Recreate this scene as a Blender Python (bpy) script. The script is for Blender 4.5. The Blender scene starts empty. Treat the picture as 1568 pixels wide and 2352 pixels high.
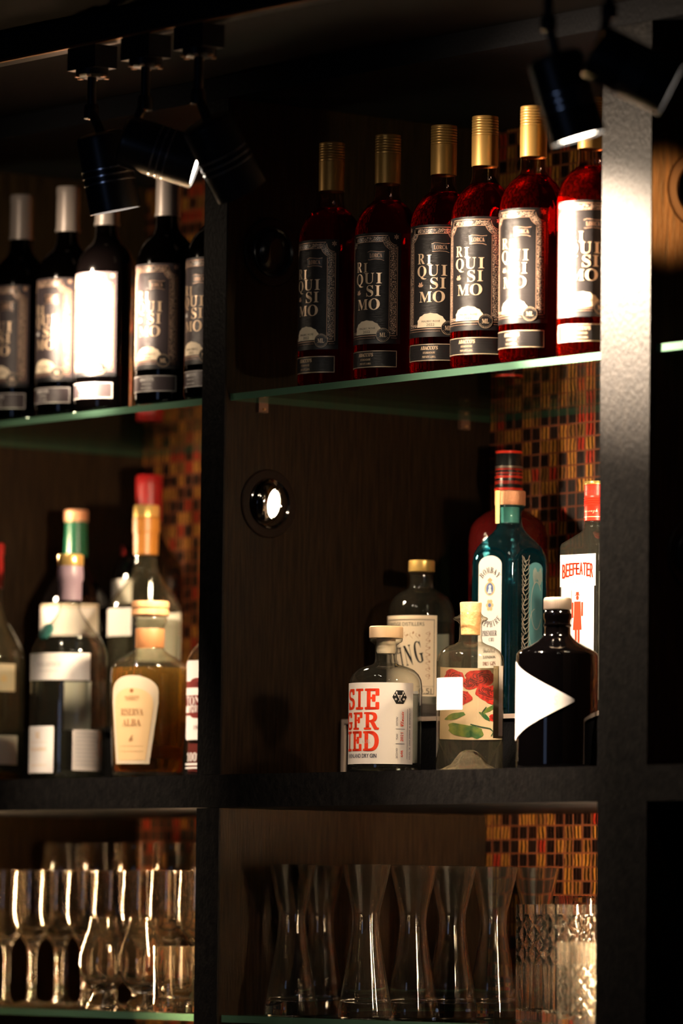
import bpy, bmesh, math, random
from mathutils import Vector, Matrix
R_ = math.radians
random.seed(7)
C = bpy.context.scene.collection
SC = bpy.context.scene

# ------------------------------------------------------------------ colours and materials
def lin(r, g, b):
    f = lambda v: (v/255/12.92) if v/255 <= .04045 else ((v/255+.055)/1.055)**2.4
    return (f(r), f(g), f(b), 1)

def nt(name):
    m = bpy.data.materials.new(name); m.use_nodes = True
    t = m.node_tree; t.nodes.clear()
    o = t.nodes.new('ShaderNodeOutputMaterial')
    def N(kind, **kw):
        n = t.nodes.new('ShaderNode'+kind)
        for k, v in kw.items():
            if k in n.bl_rna.properties and k not in ('inputs',): setattr(n, k, v)
            else: n.inputs[k.replace('_', ' ')].default_value = v
        return n
    L = t.links.new
    return m, N, L, o

def pbr(name, col, rough=.5, metal=0., spec=.5, bump=None, coat=0., trans=0., ior=1.45, emit=0., sub=0., aniso=None, noise_col=None):
    m, N, L, o = nt(name)
    p = N('BsdfPrincipled')
    p.inputs['Base Color'].default_value = col
    p.inputs['Roughness'].default_value = rough
    p.inputs['Metallic'].default_value = metal
    p.inputs['Specular IOR Level'].default_value = spec
    p.inputs['Coat Weight'].default_value = coat
    p.inputs['Coat Roughness'].default_value = .08
    p.inputs['Transmission Weight'].default_value = trans
    p.inputs['IOR'].default_value = ior
    if emit:
        p.inputs['Emission Color'].default_value = col; p.inputs['Emission Strength'].default_value = emit
    if bump or noise_col:
        tc = N('TexCoord')
    if noise_col:
        col2, sc, stretch = noise_col
        mp = N('Mapping'); mp.inputs['Scale'].default_value = stretch; L(tc.outputs['Object'], mp.inputs['Vector'])
        nz = N('TexNoise'); nz.inputs['Scale'].default_value = sc; nz.inputs['Detail'].default_value = 5; L(mp.outputs[0], nz.inputs['Vector'])
        rp = N('ValToRGB'); rp.color_ramp.elements[0].color = col; rp.color_ramp.elements[1].color = col2
        rp.color_ramp.elements[0].position = .35; rp.color_ramp.elements[1].position = .68
        L(nz.outputs[0], rp.inputs[0]); L(rp.outputs[0], p.inputs['Base Color'])
    if bump:
        sc, st, stretch = bump
        mp = N('Mapping'); mp.inputs['Scale'].default_value = stretch; L(tc.outputs['Object'], mp.inputs['Vector'])
        nz = N('TexNoise'); nz.inputs['Scale'].default_value = sc; nz.inputs['Detail'].default_value = 3; L(mp.outputs[0], nz.inputs['Vector'])
        b = N('Bump'); b.inputs['Strength'].default_value = st; b.inputs['Distance'].default_value = .002
        L(nz.outputs[0], b.inputs['Height']); L(b.outputs[0], p.inputs['Normal'])
    L(p.outputs[0], o.inputs[0])
    return m

def thin(name, mid, edge, rough=.02, power=2.2, body=None, bodyw=0., refl=1.0):
    """thin-walled glass: straight see-through tinted by the wall, darker where the wall is seen edge-on, mirror reflection by angle"""
    m, N, L, o = nt(name)
    lw = N('LayerWeight'); lw.inputs['Blend'].default_value = .5
    pw = N('Math', operation='POWER'); L(lw.outputs['Facing'], pw.inputs[0]); pw.inputs[1].default_value = power
    mx = N('Mix', data_type='RGBA'); L(pw.outputs[0], mx.inputs[0])
    mx.inputs[6].default_value = mid; mx.inputs[7].default_value = edge
    tr = N('BsdfTransparent'); L(mx.outputs[2], tr.inputs[0])
    base = tr.outputs[0]
    if body:
        tl = N('BsdfTranslucent'); tl.inputs[0].default_value = body
        df = N('BsdfDiffuse'); df.inputs[0].default_value = body
        md = N('MixShader'); md.inputs[0].default_value = .5; L(tl.outputs[0], md.inputs[1]); L(df.outputs[0], md.inputs[2])
        mb_ = N('MixShader'); mb_.inputs[0].default_value = bodyw; L(base, mb_.inputs[1]); L(md.outputs[0], mb_.inputs[2]); base = mb_.outputs[0]
    gl = N('BsdfGlossy'); gl.inputs['Roughness'].default_value = rough
    p5 = N('Math', operation='POWER'); L(lw.outputs['Facing'], p5.inputs[0]); p5.inputs[1].default_value = 5
    sc = N('Math', operation='MULTIPLY_ADD'); L(p5.outputs[0], sc.inputs[0]); sc.inputs[1].default_value = .9*refl; sc.inputs[2].default_value = .045*refl
    ms = N('MixShader'); L(sc.outputs[0], ms.inputs[0]); L(base, ms.inputs[1]); L(gl.outputs[0], ms.inputs[2])
    L(ms.outputs[0], o.inputs[0])
    return m

def solid_glass(name, col, ior=1.45, rough=0.0, body=None, bodyw=0., bump=None):
    m, N, L, o = nt(name)
    g = N('BsdfGlass'); g.inputs['Color'].default_value = col; g.inputs['IOR'].default_value = ior; g.inputs['Roughness'].default_value = rough
    if bump:
        tc = N('TexCoord'); nz = N('TexNoise'); nz.inputs['Scale'].default_value = bump[0]; L(tc.outputs['Object'], nz.inputs['Vector'])
        b = N('Bump'); b.inputs['Strength'].default_value = bump[1]; b.inputs['Distance'].default_value = .002
        L(nz.outputs[0], b.inputs['Height']); L(b.outputs[0], g.inputs['Normal'])
    out = g.outputs[0]
    if body:
        tl = N('BsdfTranslucent'); tl.inputs[0].default_value = body
        df = N('BsdfDiffuse'); df.inputs[0].default_value = body
        md = N('MixShader'); md.inputs[0].default_value = .5; L(tl.outputs[0], md.inputs[1]); L(df.outputs[0], md.inputs[2])
        ms = N('MixShader'); ms.inputs[0].default_value = bodyw; L(out, ms.inputs[1]); L(md.outputs[0], ms.inputs[2]); out = ms.outputs[0]
    L(out, o.inputs[0])
    return m

def emission(name, col, s):
    m, N, L, o = nt(name)
    e = N('Emission'); e.inputs[0].default_value = col; e.inputs[1].default_value = s; L(e.outputs[0], o.inputs[0]); return m

def mosaic_mat():
    m, N, L, o = nt('glass_mosaic')
    P = .019
    tc = N('TexCoord'); sp = N('SeparateXYZ'); L(tc.outputs['Object'], sp.inputs[0])
    def math_(op, a, b=None, c=None):
        n = N('Math', operation=op)
        for i, v in enumerate((a, b, c)):
            if v is None: continue
            if isinstance(v, (int, float)): n.inputs[i].default_value = v
            else: L(v, n.inputs[i])
        return n.outputs[0]
    u = math_('DIVIDE', math_('SUBTRACT', sp.outputs[0], .0125), P); v = math_('DIVIDE', math_('ADD', sp.outputs[2], .0606), P)
    fu, fv = math_('FLOOR', u), math_('FLOOR', v)
    xu, xv = math_('SUBTRACT', u, fu), math_('SUBTRACT', v, fv)
    du = math_('ABSOLUTE', math_('SUBTRACT', xu, .5)); dv = math_('ABSOLUTE', math_('SUBTRACT', xv, .5))
    tile = math_('MULTIPLY', math_('LESS_THAN', du, .43), math_('LESS_THAN', dv, .44))
    cb = N('CombineXYZ'); L(fu, cb.inputs[0]); L(fv, cb.inputs[1])
    wn = N('TexWhiteNoise', noise_dimensions='2D'); L(cb.outputs[0], wn.inputs['Vector'])
    kind = N('ValToRGB'); kind.color_ramp.interpolation = 'CONSTANT'
    e = kind.color_ramp.elements
    e[0].position = 0; e[0].color = (.012, .005, .004, 1)
    e[1].position = .40; e[1].color = (.42, .19, .04, 1)
    for ps, cl in ((.68, (.36, .035, .018, 1)), (.80, (.22, .10, .03, 1)), (.92, (.03, .012, .008, 1))):
        x = e.new(ps); x.color = cl
    L(wn.outputs['Value'], kind.inputs[0])
    # foil ripples inside each tile, their highlights put into the colour
    wv = N('TexWave', wave_type='BANDS', bands_direction='X'); wv.inputs['Scale'].default_value = 42; wv.inputs['Distortion'].default_value = 3.5; wv.inputs['Detail'].default_value = 2
    L(tc.outputs['Object'], wv.inputs['Vector'])
    foil = N('Mix', data_type='RGBA', blend_type='MULTIPLY'); foil.inputs[0].default_value = 1; foil.clamp_result = False
    wr = N('ValToRGB'); wr.color_ramp.elements[0].position = .30; wr.color_ramp.elements[0].color = (.10, .09, .08, 1); wr.color_ramp.elements[1].position = .85; wr.color_ramp.elements[1].color = (1.9, 1.7, 1.5, 1)
    L(wv.outputs['Fac'], wr.inputs[0]); L(kind.outputs[0], foil.inputs[6]); L(wr.outputs[0], foil.inputs[7])
    mix = N('Mix', data_type='RGBA'); L(tile, mix.inputs[0]); mix.inputs[6].default_value = (.20, .050, .014, 1); L(foil.outputs[2], mix.inputs[7])
    p = N('BsdfPrincipled'); L(mix.outputs[2], p.inputs['Base Color'])
    rg = math_('MULTIPLY_ADD', tile, -.45, .75); L(rg, p.inputs['Roughness'])
    mt = math_('MULTIPLY', tile, math_('GREATER_THAN', wn.outputs['Value'], .4)); mt2 = math_('MULTIPLY', mt, .45); L(mt2, p.inputs['Metallic'])
    dome = math_('SUBTRACT', 1.0, math_('MULTIPLY', math_('POWER', math_('MAXIMUM', du, dv), 4.0), 10.0))
    hh = math_('MULTIPLY', tile, math_('ADD', dome, math_('MULTIPLY', wv.outputs['Fac'], .35)))
    b = N('Bump'); b.inputs['Strength'].default_value = .6; b.inputs['Distance'].default_value = .0006; L(hh, b.inputs['Height']); L(b.outputs[0], p.inputs['Normal'])
    L(p.outputs[0], o.inputs[0])
    return m

def ornament_mat(name, dark, gold, scale):
    m, N, L, o = nt(name)
    tc = N('TexCoord'); v = N('TexVoronoi', feature='DISTANCE_TO_EDGE'); v.inputs['Scale'].default_value = scale; L(tc.outputs['Object'], v.inputs['Vector'])
    rp = N('ValToRGB'); rp.color_ramp.interpolation = 'CONSTANT'
    rp.color_ramp.elements[0].color = dark; rp.color_ramp.elements[1].color = gold; rp.color_ramp.elements[1].position = .14
    L(v.outputs['Distance'], rp.inputs[0])
    p = N('BsdfPrincipled'); p.inputs['Roughness'].default_value = .35; L(rp.outputs[0], p.inputs['Base Color']); L(p.outputs[0], o.inputs[0])
    return m

M = {}
M['black'] = pbr('black_laminate', (.007, .007, .008, 1), .45, spec=.05, bump=(260, .4, (1, 1, .6)))
M['hammer'] = pbr('hammered_black_edging', (.0055, .0052, .0054, 1), .48, spec=.05, bump=(230, .5, (1, 1, .6)), noise_col=((.0115, .0105, .0100, 1), 110, (1, 1, .6)))
M['wood'] = pbr('dark_stained_wood', (.0085, .0046, .0025, 1), .42, spec=.10, bump=(60, .35, (9, 9, .6)), noise_col=((.026, .0140, .0068, 1), 30, (8, 8, .5)))
M['ceil'] = pbr('dark_ceiling_paint', (.004, .0025, .0018, 1), .8, spec=.1)
M['mosaic'] = mosaic_mat()
M['shelf_glass'] = thin('clear_shelf_glass', (.90, .965, .93, 1), (.75, .9, .82, 1), .01, refl=.8)
M['glass_edge'] = thin('green_polished_glass_edge', (.10, .35, .22, 1), (.10, .35, .22, 1), .15, body=(.12, .25, .175, 1), bodyw=.7)
M['clear'] = thin('clear_bottle_glass', (.96, .97, .95, 1), (.30, .31, .28, 1), .02, body=(.8, .76, .62, 1), bodyw=.012)  # pale scatter mixed in so the bottle edges look lit
M['clear_warm'] = thin('clear_bottle_glass_warm', (.95, .94, .88, 1), (.40, .36, .26, 1), .02, body=(.85, .75, .5, 1), bodyw=.02)  # warm scatter mixed in for the lit look of the glass
M['clear_edge'] = thin('clear_heavy_glass', (.92, .95, .93, 1), (.25, .27, .25, 1), .02, body=(.8, .75, .6, 1), bodyw=.03)  # scatter added so the heavy glass looks lit
M['real'] = solid_glass('clear_glassware', (.97, .97, .96, 1), 1.5)
M['punt'] = solid_glass('clear_glass_punt', (.97, .96, .93, 1), 1.5, body=(.9, .78, .6, 1), bodyw=.10)  # cream scatter stands in for bright refractions in the base
M['real_lit'] = solid_glass('clear_stemware', (.98, .97, .95, 1), 1.5, body=(1, .72, .42, 1), bodyw=.009)  # golden scatter stands in for lamplight caught in the glass
M['carafe'] = solid_glass('clear_carafe_glass', (.97, .97, .96, 1), 1.5, body=(1, .88, .72, 1), bodyw=.009)  # warm scatter lightens the outlines in place of caught light
M['cut'] = solid_glass('cut_crystal', (.97, .96, .94, 1), 1.5, body=(.9, .8, .65, 1), bodyw=.008)
M['cut_lit'] = solid_glass('cut_crystal_lit', (.98, .97, .95, 1), 1.5, body=(.95, .84, .68, 1), bodyw=.05)  # lit copy of the cut crystal, more scatter for a bright look
M['rose'] = solid_glass('rose_wine_in_clear_glass', (.80, .075, .03, 1), 1.36, body=(.85, .04, .015, 1), bodyw=.003)
M['rose_neck'] = thin('clear_neck_glass', (.80, .62, .55, 1), (.30, .14, .10, 1), .02)
M['redwine'] = pbr('red_wine_in_dark_glass', (.0003, .0002, .0002, 1), .06, spec=.5)
M['amber'] = solid_glass('amber_spirit', (.95, .60, .12, 1), 1.36, body=(.95, .52, .07, 1), bodyw=.16)
M['gin'] = thin('gin_in_bottle', (.90, .91, .88, 1), (.30, .30, .27, 1), .02)
M['teal'] = thin('sapphire_blue_glass', (.34, .70, .76, 1), (.03, .28, .42, 1), .03, power=1.3, body=(.05, .38, .48, 1), bodyw=.035)
M['deep_teal'] = thin('sapphire_blue_gin', (.25, .50, .58, 1), (.02, .18, .30, 1), .03)
M['darkglass'] = pbr('near_black_glass', (.0008, .0006, .0007, 1), .05, spec=.5)
M['ruby'] = pbr('deep_red_faceted_glass', (.055, .003, .003, 1), .12, bump=(90, .8, (1, 1, 1)))
M['label_charcoal'] = pbr('charcoal_label', (.0125, .011, .0113, 1), .30, spec=.25, bump=(2000, .25, (.02, .02, 1)))
M['label_plum'] = pbr('plum_grey_label', (.040, .031, .034, 1), .34, spec=.35, bump=(2000, .25, (.02, .02, 1)))
M['inkblack'] = pbr('black_print', (.006, .006, .007, 1), .4)
M['gold_print'] = pbr('gold_foil_print', (.62, .45, .30, 1), .34, metal=.35)
M['copper_print'] = pbr('copper_foil_print', (.50, .30, .20, 1), .38, metal=.3)
M['orn'] = ornament_mat('scroll_border', (.02, .017, .018, 1), (.50, .34, .24, 1), 420)
M['paper'] = pbr('cream_white_paper', (.76, .70, .64, 1), .6)
M['white'] = pbr('white_paper', (.85, .82, .79, 1), .55)
M['grey_print'] = pbr('pale_grey_print', (.50, .48, .46, 1), .6)
M['cream'] = pbr('cream_paper', (.66, .55, .40, 1), .6)
M['tan'] = pbr('gold_tan_paper', (.72, .50, .26, 1), .5)
M['red_print'] = pbr('orange_red_print', (.85, .05, .012, 1), .5)
M['navy_print'] = pbr('navy_print', (.035, .032, .07, 1), .5)
M['brown_print'] = pbr('brown_print', (.30, .13, .05, 1), .5)
M['maroon'] = pbr('maroon_print', (.22, .035, .03, 1), .5)
M['gold_cap'] = pbr('satin_gold_capsule', (.42, .245, .07, 1), .36, metal=.55)
M['gold_bright'] = pbr('bright_gold_cap', (.80, .53, .17, 1), .28, metal=.75)
M['silver_cap'] = pbr('silver_grey_capsule', (.36, .31, .28, 1), .36, metal=.3)
M['lilac'] = pbr('lilac_capsule', (.25, .175, .225, 1), .4)
M['orange_cap'] = pbr('orange_gold_capsule', (.40, .15, .022, 1), .4)
M['peach'] = pbr('peach_capsule', (.85, .36, .17, 1), .5)
M['green_cap'] = pbr('green_foil', (.006, .09, .042, 1), .3)
M['red_cap'] = pbr('red_capsule', (.26, .006, .007, 1), .4)
M['red_gloss'] = pbr('glossy_red_cap', (.75, .03, .012, 1), .35)
M['black_cap'] = pbr('glossy_black_cap', (.012, .012, .013, 1), .25)
M['copper_cap'] = pbr('knurled_copper_cap', (.75, .36, .20, 1), .38, metal=.7, bump=(700, .5, (1, 1, 1)))
M['pewter'] = pbr('pewter_cap', (.42, .34, .28, 1), .35, metal=.85)
M['cork'] = pbr('cork', (.70, .40, .18, 1), .8, noise_col=((.82, .52, .27, 1), 160, (1, 1, 1)), bump=(300, .5, (1, 1, 1)))
M['corkdark'] = pbr('dark_cork_top', (.30, .15, .07, 1), .6, noise_col=((.48, .26, .12, 1), 90, (1, 1, .2)))
M['paleoak'] = pbr('pale_turned_wood', (.70, .47, .27, 1), .55, noise_col=((.82, .60, .38, 1), 60, (1, 1, .12)))
M['plug'] = pbr('cream_plastic_plug', (.75, .62, .45, 1), .5)
M['yellowstrip'] = pbr('yellow_paper_strip', (.80, .66, .18, 1), .5)
M['tealseal'] = pbr('teal_wax_seal', (.045, .17, .15, 1), .35)
M['tealpanel'] = pbr('frosted_teal_panel', (.14, .40, .46, 1), .5)
M['whiteline'] = pbr('pale_gold_line_print', (.80, .72, .60, 1), .5)
M['bluejewel'] = pbr('blue_jewel_print', (.10, .16, .38, 1), .4)
M['poppy'] = pbr('red_petals', (.20, .003, .003, 1), .5, noise_col=((.46, .018, .009, 1), 230, (1, 1, 1)))
M['poppydark'] = pbr('crimson_petal_veins', (.05, .002, .002, 1), .5)
M['oldcream'] = pbr('aged_cream_paper', (.42, .33, .22, 1), .6)
M['leaf'] = pbr('printed_leaf_green', (.012, .075, .022, 1), .5, noise_col=((.14, .17, .025, 1), 70, (1, 1, 1)))
M['leafdark'] = pbr('printed_leaf_dark', (.012, .045, .02, 1), .5)
M['lamp'] = pbr('black_lamp_metal', (.022, .022, .026, 1), .34, metal=.3)
M['fin'] = pbr('polished_pale_fin', (.7, .72, .78, 1), .2, metal=.9)  # pale metal so the rings show as bright reflecting stripes
M['brass'] = pbr('brass_glint', (.75, .42, .22, 1), .3, metal=.9)
M['bronze'] = pbr('bronze_flange', (.014, .008, .0055, 1), .45, spec=.1)
M['chrome'] = pbr('polished_dark_chrome', (.45, .42, .38, 1), .10, metal=1)
M['lens'] = emission('lamp_lens_glow', (1, .86, .68, 1), 26)
M['lens_warm'] = emission('warm_lens_glow', (1, .86, .62, 1), 22)
M['lens_off'] = pbr('unlit_lens', (.02, .018, .016, 1), .1)
M['bar_glow'] = emission('added_bar_glow', (1, .64, .32, 1), 1050)
M['bar_glow_soft'] = emission('added_bar_soft_glow', (1, .70, .40, 1), 600)
M['clip'] = pbr('bronze_clip', (.16, .08, .05, 1), .45, metal=.3)
M['riserwood'] = pbr('pale_riser_edge', (.42, .33, .28, 1), .5)
M['floor'] = pbr('dark_floor', (.03, .025, .02, 1), .6)

# ------------------------------------------------------------------ mesh building
class MB:
    def __init__(s): s.v = []; s.f = []
    def add(s, vs, fs, T=None):
        b = len(s.v)
        s.v += [tuple(T @ Vector(p)) if T else tuple(p) for p in vs]
        s.f += [tuple(b+i for i in f) for f in fs]
        return s
    def box(s, x0, x1, y0, y1, z0, z1, T=None):
        vs = [(x, y, z) for x in (x0, x1) for y in (y0, y1) for z in (z0, z1)]
        return s.add(vs, [(0, 1, 3, 2), (4, 6, 7, 5), (0, 4, 5, 1), (2, 3, 7, 6), (0, 2, 6, 4), (1, 5, 7, 3)], T)
    def lathe(s, prof, seg=56, T=None, rf=None, closed=False):
        """prof: list of (r, z); r = 0 makes a pole; rf(theta, z, r) can reshape the radius"""
        vs = []; rows = []
        for r, z in prof:
            if r < 1e-7: rows.append([len(vs)]); vs.append((0, 0, z))
            else:
                row = []
                for k in range(seg):
                    a = 2*math.pi*k/seg; q = rf(a, z, r) if rf else r
                    row.append(len(vs)); vs.append((q*math.cos(a), q*math.sin(a), z))
                rows.append(row)
        fs = []
        pairs = list(zip(rows, rows[1:])) + ([(rows[-1], rows[0])] if closed else [])
        for A, B in pairs:
            for k in range(seg):
                n = (k+1) % seg
                if len(A) == 1 and len(B) == 1: continue
                if len(A) == 1: fs.append((A[0], B[n], B[k]))
                elif len(B) == 1: fs.append((A[k], A[n], B[0]))
                else: fs.append((A[k], A[n], B[n], B[k]))
        return s.add(vs, fs, T)
    def tube(s, pts, r, seg=8, T=None):
        pts = [Vector(p) for p in pts]; vs = []; fs = []
        for i, p in enumerate(pts):
            d = (pts[min(i+1, len(pts)-1)]-pts[max(i-1, 0)]).normalized()
            a = d.orthogonal().normalized() if abs(d.z) > .95 else d.cross(Vector((0, 0, 1))).normalized()
            b = d.cross(a)
            for k in range(seg):
                t = 2*math.pi*k/seg; vs.append(p+a*math.cos(t)*r+b*math.sin(t)*r)
        for i in range(len(pts)-1):
            for k in range(seg):
                n = (k+1) % seg; fs.append((i*seg+k, i*seg+n, (i+1)*seg+n, (i+1)*seg+k))
        fs.append(tuple(range(seg))[::-1]); fs.append(tuple((len(pts)-1)*seg+k for k in range(seg)))
        return s.add(vs, fs, T)

def obj(name, mb, m, parent=None, angle=38, bevel=0, T=None, label=None, subs=0):
    me = bpy.data.meshes.new(name); bm = bmesh.new()
    vs = [bm.verts.new(p) for p in mb.v]
    for f in mb.f:
        try: bm.faces.new([vs[i] for i in f])
        except ValueError: pass
    if bevel:
        es = [e for e in bm.edges if len(e.link_faces) == 2 and e.calc_face_angle(0) > R_(40)]
        bmesh.ops.bevel(bm, geom=es, offset=bevel, segments=2, affect='EDGES', profile=.5)
    bmesh.ops.recalc_face_normals(bm, faces=bm.faces)
    bm.to_mesh(me); bm.free()
    me.shade_smooth(); me.set_sharp_from_angle(angle=R_(angle))
    me.materials.append(m)
    o = bpy.data.objects.new(name, me); C.objects.link(o)
    if parent: o.parent = parent
    if T: o.matrix_local = T
    if label: o['label'] = label
    return o

def tag(o, label, cat, group=None, kind=None):
    o['label'] = label; o['category'] = cat
    if group: o['group'] = group
    if kind: o['kind'] = kind
    return o

def thing(name, label, cat, loc, rz=0, group=None):
    o = bpy.data.objects.new(name, None); C.objects.link(o); o.empty_display_size = .02
    o.location = loc; o.rotation_euler = (0, 0, R_(rz))
    return tag(o, label, cat, group)

def dup(root, loc, rz, label, group=None):
    def rec(o, par):
        c = o.copy(); C.objects.link(c)
        if par: c.parent = par
        for ch in list(o.children): rec(ch, c)
        return c
    r = rec(root, None); r.location = loc; r.rotation_euler = (0, 0, R_(rz)); r['label'] = label
    if group: r['group'] = group
    return r

# ------------------------------------------------------------------ flat shapes that can be wrapped on a bottle
def shp(v=None, f=None): return (list(v or []), list(f or []))
def join(*ss):
    v = []; f = []
    for a, b in ss:
        k = len(v); v += a; f += [tuple(k+i for i in q) for q in b]
    return v, f
def rect(u0, v0, u1, v1): return [(u0, v0), (u1, v0), (u1, v1), (u0, v1)], [(0, 1, 2, 3)]
def poly(p): return list(p), [tuple(range(len(p)))]
def disc(u, v, r, n=32, ry=None): return poly([(u+r*math.cos(2*math.pi*k/n), v+(ry or r)*math.sin(2*math.pi*k/n)) for k in range(n)])
def ring(u, v, r0, r1, n=40):
    vs = []
    for k in range(n):
        a = 2*math.pi*k/n; vs += [(u+r0*math.cos(a), v+r0*math.sin(a)), (u+r1*math.cos(a), v+r1*math.sin(a))]
    return vs, [(2*k, 2*k+1, (2*k+3) % (2*n), (2*k+2) % (2*n)) for k in range(n)]
def frame(u0, v0, u1, v1, w): return join(rect(u0, v0, u1, v0+w), rect(u0, v1-w, u1, v1), rect(u0, v0+w, u0+w, v1-w), rect(u1-w, v0+w, u1, v1-w))
def rrect(u0, v0, u1, v1, r, n=5):
    p = []
    for cx, cy, a0 in ((u1-r, v1-r, 0), (u0+r, v1-r, 90), (u0+r, v0+r, 180), (u1-r, v0+r, 270)):
        for k in range(n+1):
            a = R_(a0+90*k/n); p.append((cx+r*math.cos(a), cy+r*math.sin(a)))
    return poly(p)
def line(pts, w):
    """a stroke of width w along pts"""
    P = [Vector(p) for p in pts]; L_ = []; R2 = []
    for i, p in enumerate(P):
        d = (P[min(i+1, len(P)-1)]-P[max(i-1, 0)]); d = d.normalized() if d.length > 0 else Vector((1, 0))
        n = Vector((-d.y, d.x))*w/2; L_.append(tuple(p+n)); R2.append(tuple(p-n))
    n = len(P)
    return L_+R2, [(i, i+1, n+i+1, n+i) for i in range(n-1)]
def turn(s, deg, c=(0, 0)):
    a = R_(deg); co, si = math.cos(a), math.sin(a)
    return [((x-c[0])*co-(y-c[1])*si+c[0], (x-c[0])*si+(y-c[1])*co+c[1]) for x, y in s[0]], s[1]
def shift(s, du, dv): return [(x+du, y+dv) for x, y in s[0]], s[1]
def shear(s, k): return [(x+k*y, y) for x, y in s[0]], s[1]

_tc = {}
def serif(t):
    o = ''
    for c in t:
        if 'A' <= c <= 'Z': o += chr(0x1D400+ord(c)-65)
        elif 'a' <= c <= 'z': o += chr(0x1D41A+ord(c)-97)
        elif '0' <= c <= '9': o += chr(0x1D7CE+ord(c)-48)
        else: o += c
    return o
def script(t):
    o = ''
    for c in t:
        if 'A' <= c <= 'Z': o += chr(0x1D4D0+ord(c)-65)
        elif 'a' <= c <= 'z': o += chr(0x1D4EA+ord(c)-97)
        else: o += c
    return o
def raw_text(t):
    if t not in _tc:
        cu = bpy.data.curves.new('lettering', 'FONT'); cu.body = t; cu.resolution_u = 3
        ob = bpy.data.objects.new('lettering', cu); C.objects.link(ob)
        me = bpy.data.meshes.new_from_object(ob.evaluated_get(bpy.context.evaluated_depsgraph_get()))
        _tc[t] = ([(v.co.x, v.co.y) for v in me.vertices], [tuple(p.vertices) for p in me.polygons])
        bpy.data.objects.remove(ob); bpy.data.curves.remove(cu); bpy.data.meshes.remove(me)
    return _tc[t]
def text(t, uc, vc, w, h, fat=0):
    """lettering filling a w x h box centred at (uc, vc)"""
    v, f = raw_text(t)
    x0 = min(p[0] for p in v); x1 = max(p[0] for p in v); y0 = min(p[1] for p in v); y1 = max(p[1] for p in v)
    s = [((x-(x0+x1)/2)/(x1-x0)*w+uc, (y-(y0+y1)/2)/max(y1-y0, 1e-6)*h+vc) for x, y in v], f
    if fat: s = join(s, shift(s, fat, 0), shift(s, -fat, 0))
    return s
def arc_text(t, uc, vc, r, a0, a1, w, h, flip=False):
    out = []
    for i, c in enumerate(t):
        a = a0+(a1-a0)*i/(len(t)-1)
        ch = text(serif(c), 0, 0, w*(.5 if c == 'I' else 1), h)
        ch = turn(ch, (a+90) if flip else (a-90)); out.append(shift(ch, uc+r*math.cos(R_(a)), vc+r*math.sin(R_(a))))
    return join(*out)

def cyl(Rr, a0=0.0):
    return lambda u, v, o: ((Rr+o)*math.sin(u/Rr+R_(a0)), -(Rr+o)*math.cos(u/Rr+R_(a0)), v)
def flat(d, a0=0.0):
    c, s = math.cos(R_(a0)), math.sin(R_(a0))
    return lambda u, v, o: (u*c+(d+o)*s, u*s-(d+o)*c, v)
def wrap(shape, fm, off=.0003, du=.0025):
    v, f = shape
    bm = bmesh.new(); vs = [bm.verts.new((x, y, 0)) for x, y in v]
    for q in f:
        try: bm.faces.new([vs[i] for i in q])
        except ValueError: pass
    if du:
        bmesh.ops.triangulate(bm, faces=[q for q in bm.faces if len(q.verts) > 4])
        x0 = min(p[0] for p in v); x1 = max(p[0] for p in v); k = math.floor(x0/du)+1
        while k*du < x1:
            bmesh.ops.bisect_plane(bm, geom=bm.verts[:]+bm.edges[:]+bm.faces[:], plane_co=(k*du, 0, 0), plane_no=(1, 0, 0)); k += 1
    bm.verts.index_update()
    mb = MB(); mb.add([fm(p.co.x, p.co.y, off) for p in bm.verts], [tuple(q.index for q in fc.verts) for fc in bm.faces])
    bm.free(); return mb
def decal(name, shape, fm, m, parent, off=.0003, du=.0025, label=None):
    o = obj(name, wrap(shape, fm, off, du), m, parent, angle=60)
    if label: o['label'] = label
    return o

# ------------------------------------------------------------------ camera
cam = bpy.data.cameras.new('camera'); co = bpy.data.objects.new('camera', cam); C.objects.link(co); SC.camera = co
rx = Vector((.623744, .781545, .011435)); dn = Vector((-.051391, .055603, -.99713)); fw = Vector((-.779938, .621366, .074846))
cp = Vector((5.813396, -4.42788, -.194813))
co.matrix_world = Matrix(((rx.x, -dn.x, -fw.x, cp.x), (rx.y, -dn.y, -fw.y, cp.y), (rx.z, -dn.z, -fw.z, cp.z), (0, 0, 0, 1)))
cam.sensor_fit = 'HORIZONTAL'; cam.sensor_width = 24; cam.lens = 24*12520.3/1568
cam.clip_end = 60; cam.clip_start = .1
cam.dof.use_dof = True; cam.dof.focus_distance = 7.12; cam.dof.aperture_fstop = 2.8

# ------------------------------------------------------------------ the setting
def struct(name, mb, m, label, cat='wall'):
    o = obj(name, mb, m); o['kind'] = 'structure'; o['label'] = label; o['category'] = cat; return o
struct('wall_back', MB().box(-1.9, 1.9, .468, .50, -1.5, .913), M['mosaic'], 'back wall of small glass mosaic tiles in gold, red and black', 'wall')
struct('ceiling', MB().box(-4, 4, -3.2, .50, .9445, 1.0), M['ceil'], 'dark brown ceiling above the bar', 'ceiling')
struct('floor', MB().box(-4, 7, -6, .50, -1.55, -1.5), M['floor'], 'dark floor in front of the bar', 'floor')

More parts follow.
